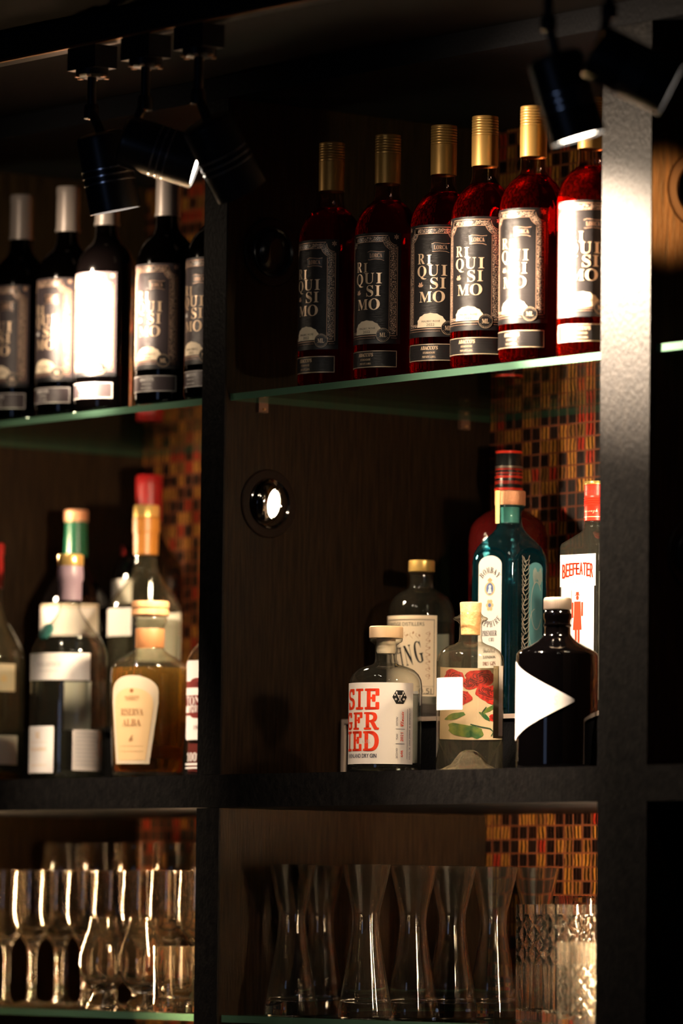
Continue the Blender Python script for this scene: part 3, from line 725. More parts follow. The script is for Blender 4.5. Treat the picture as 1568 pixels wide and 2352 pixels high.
# black square-shouldered bottle with the triangular label
s = 1813.
t = thing('liqueur_bottle', 'near-black bottle with a bare white triangular label and pewter screw cap', 'bottle', (.5846, .090, 0), 51.5)
PB = prof([(0, 80), (1, 90), (4, 93.5), (10, 94), (260, 94), (266, 92), (272, 86), (282, 66), (292, 48), (302, 36), (310, 30.5), (326, 30), (328, 32), (332, 32.5), (335, 30), (342, 30), (348, 33), (357, 33), (360, 30), (366, 29)], s)
obj('glass_body', MB().lathe([(0, .003)]+PB+[(0, 366/s)], 72), M['darkglass'], t)
obj('cap', MB().lathe(prof([(367, 0), (367, 31.5), (369, 32), (389, 32), (394, 30), (395, 0)], s), 96, rf=lambda a, z, r: r*(1+.012*math.cos(48*a))), M['pewter'], t, label='fluted pewter screw cap')
fm = cyl(94/s+.0004)
tri = []
for (a, b) in (((-.0795, 155/s+.0525), (.0235, 155/s)), ((.0235, 155/s), (-.0795, 155/s-.0525)), ((-.0795, 155/s-.0525), (-.0795, 155/s+.0525))):
    for k in range(4): tri.append((a[0]+(b[0]-a[0])*(.03+.94*k/3), a[1]+(b[1]-a[1])*(.03+.94*k/3)))
la = decal('front_label', poly(tri), fm, M['white'], t, .0004)
decal('lettering', join(text("A ' S", -.012, 155/s, .022, .012)), fm, M['paper'], la, .0006)

# square clear bottle with red cap
s = 1757.
t = thing('gin_bottle', 'square clear gin bottle with red screw cap against the wide post', 'bottle', (.4534, .270, HR), 51.5-44)
h = .0365
B = [(0, h*.93, 8), (.003, h, 10), (.218, h, 10), (.222, h*.97, 9), (.2285, h*.80, 5), (.2360, h*.60, 2.6), (.2405, .0175, 2), (.246, .0160, 2), (.253, .0155, 2), (.254, .0150, 2)]
obj('glass_body', square_bottle(B), M['clear_edge'], t)
obj('gin', square_bottle([(.008, h-.0035, 9), (.198, h-.0035, 9)]), M['gin'], t, label='clear gin')
pr = [(.0163, .2520), (.0168, .2525), (.0168, .2710)]
z = .272
for k in range(4): pr += [(.0172, z), (.0175, z+.0012), (.0168, z+.0024)]; z += .0030
pr += [(.0168, z+.002), (.0168, .299), (.0172, .2995), (.0172, .303), (.0160, .3040), (0, .3042)]
obj('screw_cap', MB().lathe(pr, 48), M['red_gloss'], t, label='ribbed red screw cap')
obj('cap_top_band', MB().lathe([(.0170, .2995), (.0175, .2997), (.0175, .3030), (.0168, .3044), (0, .3046)], 48), M['gold_bright'], t, label='gold top band')
decal('cap_print', join(text(script('Burrough'), 0, .2645, .026, .0065), rect(-.03, .2565, .03, .2578)), cyl(.0170), M['gold_print'], t, .0002)
decal('cap_name', text("BEEFEATER", 0, .2895, .028, .0045), cyl(.0170), M['maroon'], t, .0003)
fm = flat(h)
la = decal('front_label', join(rect(-.0310, .165, .0310, .207), rect(-.0285, .020, .0285, .165)), fm, M['white'], t, .0005, du=0)
nm = []
for i, ch in enumerate('BEEFEATER'):
    u = -.0240+.0060*i; q = (i-4)/4
    nm.append(text(ch, u, .1850+.0030*(1-q*q), .0049, .0155+.003*(abs(q)), .00055))
decal('name_lettering', join(*nm), fm, M['red_print'], la, .0008, du=0)
decal('city_lettering', text('L O N D O N', 0, .1715, .024, .0042), fm, M['grey_print'], la, .0008, du=0)
fg = [disc(0, .150, .0024, 14, .0030), rect(-.0042, .1530, .0042, .1538), rect(-.0025, .1538, .0025, .1575), poly([(-.0055, .1450), (.0055, .1450), (.0062, .128), (.0075, .108), (-.0075, .108), (-.0058, .128)]), rect(-.0098, .124, -.0068, .144), rect(.0068, .126, .0098, .144), rect(-.0040, .088, -.0006, .108), rect(.0008, .086, .0042, .108), rect(-.0050, .0855, -.0006, .088), rect(.0008, .0835, .0056, .086), rect(-.0105, .118, -.0099, .160)]
decal('guard_figure', join(*fg), fm, M['red_print'], la, .0008, du=0)
fs_ = flat(h, 90)
decal('back_label', rect(-.027, .02, .027, .19), flat(h-.001, 180), M['grey_print'], t, 0, du=0)  # pale sheet added to brighten the clear bottle from behind
decal('side_label', rect(-.026, .020, .026, .150), fs_, M['paper'], t, .0005, du=0)

# behind the blue bottle
t = thing('liqueur_bottle', 'dark red faceted bottle with banded red and black cap behind the blue bottle', 'bottle', (.115, .405, HR), 51.5)
s = 1673.
obj('glass_body', MB().lathe(prof([(0, 0), (0, 84), (4, 90), (425, 90), (447, 86), (465, 74), (478, 56), (490, 34), (502, 27), (540, 26), (541, 0)], s), 40, rf=lambda a, z, r: r*(1+.012*abs(math.sin(8*a)))), M['ruby'], t)
cap = obj('cap', MB().lathe(prof([(538, 0), (538, 31), (540, 32), (618, 30), (622, 28), (622.5, 0)], s), 48), M['black_cap'], t)
for z0, z1 in ((618, 623.5), (580, 582), (571, 573), (561, 566), (552, 553.5), (548, 549.5), (533, 538)):
    obj('red_band', MB().lathe(prof([(z0, 31.0), (z0, 32.3-.02*(z0-538)), (z1, 32.3-.02*(z1-538)), (z1, 29)], s), 48), M['red_gloss'], cap, label='red band')
obj('grey_band', MB().lathe(prof([(585, 30), (585, 31.6), (588, 31.5), (588, 30)], s), 48), M['pewter'], cap, label='grey band')
# beside the post at the back
s = 1712.
t = thing('liqueur_bottle', 'dark bottle with peach capsule half hidden behind the wide post', 'bottle', (.3345, .398, HR), 51.5)
obj('glass_body', MB().lathe(prof([(0, 0), (0, 58), (4, 62), (430, 62), (460, 55), (490, 35), (510, 24), (545, 20), (610, 19), (611, 0)], s), 48), M['darkglass'], t)
obj('capsule', MB().lathe(prof([(590, 19.5), (590, 21), (627, 21), (629, 19), (629.5, 0)], s), 40), M['peach'], t, label='peach capsule')

# ------------------------------------------------------------------ spirit bottles, left bay
s = 1591.
t = thing('spirit_bottle', 'clear spirit bottle with red capsule cut by the left picture edge', 'bottle', (-.6585, .080, 0), 51.5-10)
obj('glass_body', MB().lathe([(0, .004)]+prof([(0, 70), (2, 80), (8, 83), (280, 83), (300, 80), (330, 65), (360, 46), (390, 33), (420, 28), (452, 28)], s), 64), M['clear_warm'], t)
obj('spirit', MB().lathe(prof([(6, 0), (6, 74), (10, 78), (285, 78), (285, 0)], s), 48), M['gin'], t, label='clear spirit')
obj('base_glass', MB().lathe(prof([(3, 0), (3, 70), (8, 77), (22, 70), (26, 0)], s), 48), M['amber'], t, label='thick base, yellow glow put into its colour')  # clear base given the amber material for its yellow glow
obj('capsule', MB().lathe(prof([(445, 28), (445, 30), (490, 31), (520, 30), (522, 32), (545, 32), (548, 29), (549, 0)], s), 48), M['red_cap'], t, label='dark red capsule')
fm = cyl(83/s+.0003)
la = decal('front_label', rect(-.030, 205/s, .055, 268/s), fm, M['cream'], t); decal('crest', join(disc(.035, 234/s, .006, 6), frame(-.029, 208/s, .054, 265/s, .0006)), fm, M['tan'], la, .0005)
decal('lower_label', rect(-.030, 38/s, .062, 104/s), fm, M['paper'], t)

s = 1621.6
t = thing('spirit_bottle', 'clear spirit bottle with lilac capsule and gold cap, teal seal on its shoulder', 'bottle', (-.4667, .085, 0), 51.5-22)
PB = prof([(0, 72), (2, 82), (8, 86), (40, 88), (286, 88), (304, 84), (330, 70), (356, 48), (372, 35), (390, 25), (412, 23), (430, 23)], s)
obj('glass_body', MB().lathe([(0, .004)]+PB, 72), M['clear'], t)
obj('spirit', MB().lathe(prof([(10, 0), (10, 80), (14, 83), (322, 70), (322, 0)], s), 56), M['gin'], t, label='clear spirit')
obj('base_glass', MB().lathe(prof([(3, 0), (3, 72), (9, 82), (20, 74), (24, 0)], s), 48), M['clear_edge'], t, label='thick clear base')
obj('capsule', MB().lathe(prof([(413, 24), (413, 26.5), (455, 27), (460, 30), (475, 30.5), (492, 29), (492, 26)], s), 48), M['lilac'], t, label='lilac foil capsule')
obj('cap', MB().lathe(prof([(492, 0), (492, 29), (494, 30), (515, 30), (519, 28), (520, 0)], s), 48), M['gold_bright'], t, label='gold cap')
fm = cyl(88/s+.0003)
la = decal('band_label', rect(-.066, 226/s, .055, 288/s), fm, M['white'], t)
decal('band_lettering', join(text(serif('SCHLADERER'), -.008, 262/s, .040, .0060), text('OBSTBRAND', -.008, 247/s, .032, .0018)), fm, M['grey_print'], la, .0005)
lb = decal('lower_label', rect(-.075, 14/s, .003, 121/s), fm, M['white'], t)
decal('lower_print', join(text(serif('M'), -.026, 100/s, .010, .010), text(serif('WILLIAMSBIRNE'), -.026, 68/s, .036, .0045), text('Deutschland 42% vol', -.026, 32/s, .034, .0026), rect(-.045, 84/s, -.008, 84.6/s)), fm, M['tan'], lb, .0005)
decal('back_label', rect(-.018, 118/s, .022, 230/s), cyl(88/s-.0012, 188), M['white'], t, 0, label='narrow white back label seen through the bottle')
ld_ = decal('side_label', rect(.030, 20/s, .080, 113/s), fm, M['paper'], t)
decal('side_print', join(*[rect(.034, (32+9*k)/s, .074-.004*(k % 3), (34+9*k)/s) for k in range(9)]), fm, M['grey_print'], ld_, .0005)
obj('shoulder_seal', MB().lathe([(0, .002), (.011, .002), (.0128, .001), (.0128, -.0015), (0, -.0015)], 32, Matrix.Translation((-.018, -.040, .2085)) @ Matrix.Rotation(R_(-24), 4, 'Z') @ Matrix.Rotation(R_(62), 4, 'X')), M['tealseal'], t, label='teal round seal on the shoulder')

s = 1553.5
t = thing('spirit_bottle', 'dark spirit bottle with green foil neck behind the lilac capsule', 'bottle', (-.7254, .280, HR), 51.5-25)
obj('glass_body', MB().lathe(prof([(0, 0), (0, 70), (4, 76), (285, 78), (310, 72), (342, 52), (370, 34), (392, 26), (448, 24), (449, 0)], s), 56), M['darkglass'], t)
obj('neck_foil', MB().lathe(prof([(403, 25.5), (403, 27), (483, 24.5), (484, 22)], s), 40), M['green_cap'], t, label='green foil neck wrap')
obj('cap', MB().lathe(prof([(483, 0), (483, 26), (485, 27.5), (508, 27), (510, 25), (511, 0)], s), 40), M['copper_cap'], t, label='copper cap')
fm = cyl(78/s+.0003)
decal('front_label', rect(-.05, 218/s, .062, 282/s), fm, M['paper'], t)
decal('label_edge', rect(-.05, 283/s, .062, 290/s), fm, M['cream'], t)

s = 1585.3
t = thing('spirit_bottle', 'clear spirit bottle with orange capsule on the left riser', 'bottle', (-.531, .265, HR), 51.5-30)
PB = prof([(0, 74), (2, 82), (8, 85), (255, 85), (280, 82), (300, 74), (320, 58), (340, 42), (360, 30), (380, 26), (402, 25)], s)
obj('glass_body', MB().lathe([(0, .004)]+PB, 64), M['clear_warm'], t)
obj('spirit', MB().lathe(prof([(10, 0), (10, 80), (250, 80), (250, 0)], s), 48), M['gin'], t, label='clear spirit')
obj('capsule', MB().lathe(prof([(400, 26), (400, 28), (450, 29), (452, 31), (484, 31), (487, 27)], s), 48), M['orange_cap'], t, label='orange foil capsule')
obj('cap', MB().lathe(prof([(486, 0), (486, 28), (488, 30), (510, 30), (514, 28), (515, 0)], s), 48), M['gold_bright'], t, label='gold cap')
fm = cyl(85/s+.0003)
decal('front_label', rect(-.075, 210/s, .010, 274/s), fm, M['white'], t)
decal('back_label', rect(-.05, 160/s, .05, 270/s), cyl(85/s-.0012, 170), M['white'], t, 0, label='white back label lit through the glass')

s = 1547.4
t = thing('spirit_bottle', 'dark bottle with red capsule at the back of the left bay', 'bottle', (-.6804, .380, HR), 51.5-35)
obj('glass_body', MB().lathe(prof([(0, 0), (0, 70), (4, 80), (350, 82), (375, 80), (400, 68), (425, 48), (450, 34), (470, 27), (540, 25), (541, 0)], s), 56), M['darkglass'], t)
obj('capsule', MB().lathe(prof([(485, 26), (485, 29), (570, 31), (590, 31), (594, 28), (595, 0)], s), 48), M['red_cap'], t, label='red capsule')
decal('front_label', rect(-.055, 295/s, .010, 350/s), cyl(82/s+.0003), M['grey_print'], t)
decal('shoulder_reflection', disc(-.026, 412/s, .012), cyl(.040), M['red_cap'], t, .001, label='red reflection painted on the shoulder')  # red disc stands in for a reflection on the dark glass

s = 1655.5
t = thing('spirit_bottle', 'amber spirit bottle with tapered cream label and wide cork top', 'bottle', (-.2685, .080, 0), 51.5-24)
PB = prof([(0, 74), (2, 80), (8, 83), (120, 88), (235, 90.5), (250, 89), (262, 82), (276, 62), (286, 44), (294, 34), (300, 32), (344, 32), (350, 33), (356, 39), (366, 39.5), (372, 36)], s)
obj('glass_body', MB().lathe([(0, .003)]+PB, 72), M['clear_warm'], t)
obj('spirit', MB().lathe(prof([(14, 0), (14, 74), (20, 78), (120, 84), (235, 86.5), (252, 84), (252, 0)], s), 64), M['amber'], t, label='amber spirit filled to the shoulder')
obj('base_glass', MB().lathe(prof([(2, 0), (2, 72), (6, 79), (13, 76), (14, 0)], s), 48), M['clear_edge'], t, label='thick glass base')
obj('neck_band', MB().lathe(prof([(299, 33), (300, 33.5), (342, 33.5), (343, 33)], s), 48), M['brown_print'], t, label='brown paper neck band')
obj('cork_top', MB().lathe(prof([(372, 0), (372, 42), (375, 44), (386, 43), (389, 40), (391, 43), (402, 43.5), (406, 41), (407, 0)], s), 48), M['corkdark'], t, label='grooved cork top')
fm = cyl(89/s+.0006)
n = 12
lp = [(-.026, 30/s), (.026, 30/s), (.0375, 170/s)]+[(.0375*math.cos(R_(180*k/n)), 195/s+.0225*math.sin(R_(180*k/n))) for k in range(n+1)]+[(-.0375, 170/s)]
la = decal('front_label', poly(lp), fm, M['cream'], t, .0006)
lp2 = [(u*.80, 38/s+(v-30/s)*.82) for u, v in lp]
decal('inner_panel', poly(lp2), fm, M['tan'], la, .0009)
decal('lettering', join(text(serif('RISERVA'), 0, 148/s, .034, .0095), text(serif('ALBA'), 0, 124/s, .028, .0100), text(serif('MAZZETTI'), 0, 182/s, .022, .0038), text("D'ALTAVILLA", 0, 176/s, .018, .0020), disc(0, 197/s, .0032, 6), rect(-.018, 70/s, .018, 70.6/s), rect(-.018, 58/s, .018, 58.6/s), text(script('b'), 0, 88/s, .006, .009)), fm, M['brown_print'], la, .0012)
decal('back_label', rect(-.03, 60/s, .03, 84/s), cyl(89/s-.001, 205), M['tan'], t, 0)

s = 1672.
t = thing('tonic_bottle', 'small bottle with white and maroon label half behind the middle upright', 'bottle', (-.1504, .100, 0), 51.5-30)
obj('glass_body', MB().lathe([(0, .003)]+prof([(0, 50), (2, 56), (6, 59), (250, 59), (275, 56), (295, 46), (308, 33), (318, 24), (345, 18), (380, 16)], s), 56), M['clear'], t)
obj('tonic', MB().lathe(prof([(8, 0), (8, 54), (120, 55), (120, 0)], s), 40), M['maroon'], t, label='reddish drink in the lower half')
obj('cap', MB().lathe(prof([(378, 0), (378, 21), (390, 21), (393, 18), (394, 0)], s), 32), M['red_cap'], t, label='crown cap')
fm = cyl(59/s+.0003)
la = decal('front_label', rrect(-.030, 84/s, .05, 266/s, .006), fm, M['white'], t)
decal('maroon_bands', join(rect(-.029, 204/s, .049, 218/s), disc(.0, 216/s, .016, 20, .006), rect(-.029, 162/s, .049, 186/s), rect(-.029, 140/s, .049, 146/s), disc(0, 140/s, .014, 20, .004)), fm, M['maroon'], la, .0005)
decal('name_lettering', text(serif('TONINO'), .002, 173/s, .054, .0130), fm, M['white'], la, .0008)
decal('sub_lettering', join(text(serif('APERITIVO'), .003, 153/s, .044, .0085), text('1927', 0, 112/s, .014, .006)), fm, M['maroon'], la, .0006)
lo = decal('lower_label', join(text(serif('100%'), -.008, 45/s, .030, .0120), rect(-.030, 26/s, .03, 31/s), rect(-.030, 18/s, .03, 22/s)), fm, M['white'], t)

# ------------------------------------------------------------------ glassware, right bay
def cup(outer, inner, seg=56, rf=None):
    """one closed wall: outside up, rim, inside down"""
    return MB().lathe(outer+inner, seg, rf=rf)
def carafe():
    s = 1722.9
    outer = [(0, 0), (56/s, 0)]+prof([(3, 60), (9, 61.5), (20, 61), (34, 58.5), (90, 49), (140, 40), (185, 33.5), (212, 31), (226, 31), (245, 33), (280, 41), (315, 49), (346, 55.5)], s)
    w = 2.0
    inner = prof([(347, 54.4), (315, 49-w), (280, 41-w), (245, 33-w), (226, 31-w), (212, 31-w), (185, 33.5-w), (140, 40-w), (90, 49-w), (44, 56.5-w), (36, 53), (32, 40), (31, 0)], s)
    return cup(outer, inner, 72)
G3 = 'hourglass carafes'
c0 = thing('carafe', 'empty hourglass glass carafe nearest the middle upright, front of its row', 'carafe', (.072, .070, ZB+.0002), 0, G3)
obj('glass_wall', carafe(), M['carafe'], c0)
for (x, y, lb) in ((.0327, .150, 'hourglass carafe tucked close behind the one nearest the middle upright'), (.2264, .072, 'frontmost carafe of the long row, second wide base from the middle upright'),
                   (.2343, .145, 'hourglass carafe second in the row running back to the mosaic'), (.2307, .215, 'hourglass carafe third in the row running back to the mosaic'),
                   (.2335, .285, 'hourglass carafe fourth in the row, before the mosaic corner'), (.236, .356, 'furthest faint carafe, right in front of the mosaic')):
    dup(c0, (x, y, ZB+.0002), 0, lb)

def cutrf(n, k, depth, z0, z1, flute=0):
    def f(a, z, r):
        if z < z0 or z > z1: return r*(1-depth*.6*(.5+.5*math.cos(flute*a)) if flute and z <= z0 else 1)
        p = (n*a/(2*math.pi)+k*z) % 1; q = (n*a/(2*math.pi)-k*z) % 1
        g = max(1-abs(p-.5)*5 if abs(p-.5) < .2 else 0, 1-abs(q-.5)*5 if abs(q-.5) < .2 else 0)
        return r*(1-depth*g)
    return f
def tumbler(R0, H, z0, z1, n, k, depth, flute, seg=192):
    rows = [i*H/70 for i in range(1, 70)]
    outer = [(0, 0), (R0*.95, 0), (R0*.985, .001)]+[(R0*(.985+.03*z/H), z) for z in rows]+[(R0*1.012, H)]
    inner = [(R0*1.0-.0028, H), (R0-.0034, H*.5), (R0-.0045, .018), (R0*.7, .0135), (0, .0130)]
    return cup(outer, inner, seg, rf=cutrf(n, k, depth, z0, z1, flute))
h0 = thing('highball_glass', 'tall cut-crystal tumbler next to the carafes', 'glass', (.4491, .190, ZB+.0002), 10, 'tall cut tumblers')
obj('crystal_wall', tumbler(.0375, .151, .075, .138, 12, 40, .10, 24), M['cut'], h0)
dup(h0, (.5943, .110, ZB+.0002), 25, 'tall cut-crystal tumbler behind the short one, against the wide post')
h1 = thing('rocks_glass', 'short brightly lit cut-crystal tumbler in front, against the wide post', 'glass', (.6888, .055, ZB+.0002), 0)
obj('crystal_wall', tumbler(.0385, .104, .010, .075, 14, 45, .09, 0), M['cut_lit'], h1)
v0 = thing('square_tumbler', 'small square glass behind the tall cut tumblers', 'glass', (.3980, .300, ZB+.0002), 20)
B = [(0, .026, 7), (.002, .029, 8), (.160, .032, 8), (.163, .0315, 8)]
mb = square_bottle(B, 64); mb.f.pop()
vi = [(.163, .0305, 8), (.02, .027, 7), (.014, .020, 5)]
b_ = len(mb.v)-64
for z, h_, n_ in vi:
    f_ = sq(n_); k0 = len(mb.v)
    for k in range(64): a = 2*math.pi*k/64; mb.v.append((h_*f_(a)*math.cos(a), h_*f_(a)*math.sin(a), z))
    for k in range(64): q = (k+1) % 64; mb.f.append((b_+k, b_+q, k0+q, k0+k))
    b_ = k0
mb.f.append(tuple(b_+k for k in range(64)))
obj('glass_wall', mb, M['real'], v0)

# ------------------------------------------------------------------ glassware, left bay
def stem_glass(H, rb, rr, bowl_z, foot=.031):
    st = .0042
    o_ = [(0, 0), (foot, 0), (foot, .001), (foot*.7, .003), (.009, .006), (st*1.15, .012), (st, .030), (st, bowl_z-.022), (st*1.5, bowl_z-.010), (.010, bowl_z)]
    hb_ = H-bowl_z
    o_ += [(rb*.62, bowl_z+hb_*.10), (rb*.88, bowl_z+hb_*.22), (rb*.985, bowl_z+hb_*.36), (rb, bowl_z+hb_*.46), (rb*.985, bowl_z+hb_*.62), ((rb+rr)/2*.985, bowl_z+hb_*.8), (rr, H)]
    i_ = [(rr-.0010, H+.0002), ((rb+rr)/2*.985-.0012, bowl_z+hb_*.8), (rb*.985-.0012, bowl_z+hb_*.62), (rb-.0012, bowl_z+hb_*.46), (rb*.985-.0013, bowl_z+hb_*.36), (rb*.88-.0014, bowl_z+hb_*.22+.0006), (rb*.62-.002, bowl_z+hb_*.10+.001), (.004, bowl_z+.005), (0, bowl_z+.0042)]
    return cup(o_, i_, 48)
G4 = 'stemmed wine glasses'
ORD = ('first', 'second', 'third', 'fourth', 'fifth', 'sixth', 'seventh', 'eighth', 'ninth')
w0 = thing('wine_glass', 'stemmed wine glass, first of the front row from the left picture edge', 'glass', (-.680, .135, ZB+.0002), 0, G4)
obj('glass_wall', stem_glass(.194, .0315, .0290, .092), M['real_lit'], w0)
for i in range(1, 9):
    dup(w0, (-.680+.066*i, .135, ZB+.0002), 0, 'stemmed wine glass, %s of the front row from the left picture edge' % ORD[i])
for i in range(9):
    dup(w0, (-.712+.066*i, .2015, ZB+.0002), 0, 'stemmed wine glass, %s of the second row, behind the front stems' % ORD[i])
G5 = 'tall goblets at the back'
g0 = thing('goblet', 'tall goblet at the back, furthest left of its row', 'glass', (-.745, .285, ZB+.0002), 0, G5)
obj('glass_wall', stem_glass(.236, .036, .031, .115, .034), M['real_lit'], g0)
for i in range(1, 5):
    dup(g0, (-.745+.0905*i, .285, ZB+.0002), 0, 'tall goblet at the back, %s from the left end of its row' % ORD[i])
s = 1651.5
q0 = thing('tasting_glass', 'tulip-shaped tasting glass left of its twin, in front of the stems', 'glass', (-.3393, .060, ZB+.0002), 0, 'tulip tasting glasses')
o_ = [(0, 0), (38/s, 0)]+prof([(2, 40), (6, 40), (20, 32), (34, 25), (40, 24), (50, 30), (66, 45), (84, 54), (104, 57), (126, 55.5), (150, 49), (180, 38), (205, 32), (212, 31.5)], s)
i_ = prof([(212.5, 30), (205, 30.4), (180, 36.2), (150, 47.2), (126, 53.7), (104, 55.2), (84, 52), (66, 42), (54, 26), (48, 0)], s)
obj('glass_wall', cup(o_, i_, 56), M['real_lit'], q0)
dup(q0, (-.2680, .075, ZB+.0002), 0, 'tulip-shaped tasting glass right of its twin, behind the shot glass')
s = 1684.
q1 = thing('shot_glass', 'small heavy-based shot glass in front of the tasting glasses', 'glass', (-.1595, .048, ZB+.0002), 12, 'fluted shot glasses')
o_ = [(0, 0), (45/s, 0)]+prof([(2, 47.5), (10, 48), (22, 48), (30, 47), (80, 48), (151, 49)], s)
i_ = prof([(152, 46.5), (80, 44), (36, 42.5), (26, 36), (23, 0)], s)
obj('glass_wall', cup(o_, i_, 96, rf=lambda a, z, r: r*(1-.02*(.5+.5*math.cos(12*a))) if .018 < z < .07 else r), M['real_lit'], q1)
dup(q1, (-.0905, .062, ZB+.0002), 30, 'small heavy-based shot glass half behind the middle upright')

# ------------------------------------------------------------------ lamps
def aim_matrix(c, d):
    d = Vector(d).normalized(); z = -d; x = Vector((0, 0, 1)).cross(z); x = x.normalized() if x.length > 1e-4 else Vector((1, 0, 0)); y = z.cross(x)
    return Matrix(((x.x, y.x, z.x, c[0]), (x.y, y.y, z.y, c[1]), (x.z, y.z, z.z, c[2]), (0, 0, 0, 1)))
TY, TZ = -.41, .908
rail = thing('track_rail', 'black ceiling track rail carrying the spotlights', 'track rail', (0, TY, TZ))
obj('rail_profile', MB().box(-1.5, 1.9, -.017, .017, .002, .0362), M['lamp'], rail, bevel=.001)
obj('rail_edge_glint', MB().box(-1.5, 1.9, -.018, -.013, -.001, .002), M['brass'], rail, label='lower rail edge, lamplight put in as coppery colour')  # coppery strip added for the lamplit lower edge of the rail
HD = MB().lathe([(0, .050), (.026, .050), (.0315, .046), (.0325, .040), (.0325, -.050), (.0300, -.050), (.0295, -.036), (0, -.036)], 56)
def track_lamp(sx, sz, head, d, label):
    root = thing('track_spotlight', label, 'spotlight', (sx, TY, TZ), 0, 'track spotlights')
    inv = Matrix.Translation((-sx, -TY, -TZ))
    obj('adapter', MB().box(-.030, .030, -.017, .017, -.030, -.0015), M['lamp'], root, bevel=.002)
    cn = obj('canopy', MB().lathe([(0, -.030), (.021, -.030), (.021, -.037), (.017, -.040), (0, -.040)], 36), M['lamp'], root)
    for k in range(6):  # bright tabs added in place of light glints under the canopy
        T = Matrix.Rotation(R_(60*k+12), 4, 'Z') @ Matrix.Translation((.0195, 0, -.0395))
        obj('brass_glint', MB().box(-.0028, .0028, -.0026, .0026, -.0012, .0012, T), M['brass'], cn)
    zb_ = sz-TZ
    obj('stem', MB().lathe([(0, -.04), (.0058, -.04), (.0058, zb_), (0, zb_)], 20), M['lamp'], root)
    kn = obj('knuckle', MB().lathe([(0, .008), (.0085, .008), (.0095, .004), (.0095, -.010), (0, -.012)], 24, Matrix.Translation((0, 0, zb_))), M['lamp'], root)
    for a in (40, 140): obj('brass_glint', MB().box(-.0016, .0016, -.0016, .0016, -.0012, .0012, Matrix.Translation((.008*math.cos(R_(a-80)), -.0085*math.sin(R_(a)), zb_-.0105))), M['brass'], kn)  # tabs added for the glints at the knuckle
    T = inv @ aim_matrix(head, d)
    dd = Vector(d).normalized()
    back = Vector(head)-dd*.040; bl_ = back-Vector((sx, TY, TZ))
    obj('yoke_arm', MB().tube([(0, 0, zb_), tuple((Vector((0, 0, zb_))*.35+bl_*.65)+Vector((0, 0, .004))), tuple(bl_)], .006, 10), M['lamp'], root)
    hd = obj('lamp_head', HD, M['lamp'], root, T=T)
    for k in range(3):
        obj('cooling_fin', MB().lathe([(.0322, .004-.0085*k-.0012), (.0334, .004-.0085*k-.0008), (.0334, .004-.0085*k+.0008), (.0322, .004-.0085*k+.0012)], 56), M['fin'], hd, label='polished ring')
    obj('lens', MB().lathe([(0, -.0455), (.020, -.0462), (.0296, -.0470), (.0296, -.0465), (0, -.0450)], 40), M['lens'], hd, label='glowing lens')
    return root, Vector(head)+dd*.055, dd

def spot(name, loc, target, power, size, blend=.7, col=(1, .77, .55), rad=.018):
    l = bpy.data.lights.new(name, 'SPOT'); l.energy = power; l.color = col; l.spot_size = R_(size); l.spot_blend = blend; l.shadow_soft_size = rad
    o = bpy.data.objects.new(name, l); C.objects.link(o); o.location = loc
    d = Vector(target)-Vector(loc); o.rotation_euler = d.to_track_quat('-Z', 'Y').to_euler(); return o

LAMPS = [(.2524, .8256, (.290, -.410, .744), (.05, .217, -1), 'left track spotlight of the hanging trio, pointing almost straight down', [(30, 26)]),
         (.3664, .8241, (.385, -.400, .761), (.385, .45, -.19), 'middle track spotlight of the hanging trio, tipped towards the wide post', [(950, 39), (62, 100), (7, 130)]),
         (.4767, .8200, (.505, -.391, .744), (.05, .44, -.69), 'right track spotlight of the hanging trio, leaning right and down', [(130, 36), (40, 84)]),
         (1.1381, .8310, (1.150, -.392, .7455), (.15, .27, -1), 'track spotlight hanging in front of the last pink bottles', [(30, 26)]),
         (1.2431, .8310, (1.265, -.395, .7633), (.40, .50, -.32), 'blurred track spotlight hanging before the top of the wide post', [])]
for sx, sz, hc, d, lb, lobes in LAMPS:
    r, p, dd = track_lamp(sx, sz, hc, d, lb)
    for pw, an in lobes: spot('spot_beam', p, p+dd, pw, an, 1.0, rad=.016)
# the same track goes on to the left of the picture
# added amber light without a fitting, set as a next-bay recessed spot, for the wide post's glow
spot('recess_beam', (1.60, .070, .70), (.857, .025, .685), 400, 11.5, 1.0, (1, .48, .14), .014)
for p, d, lobes in (((-.356, -.41, .775), (.03, .45, -.14), [(800, 31), (16, 66), (4, 120)]), ((-.26, -.40, .74), (.0, .46, -.85), [(90, 40)])):
    for pw, an in lobes: spot('spot_beam', p, Vector(p)+Vector(d), pw, an, 1.0, rad=.016)

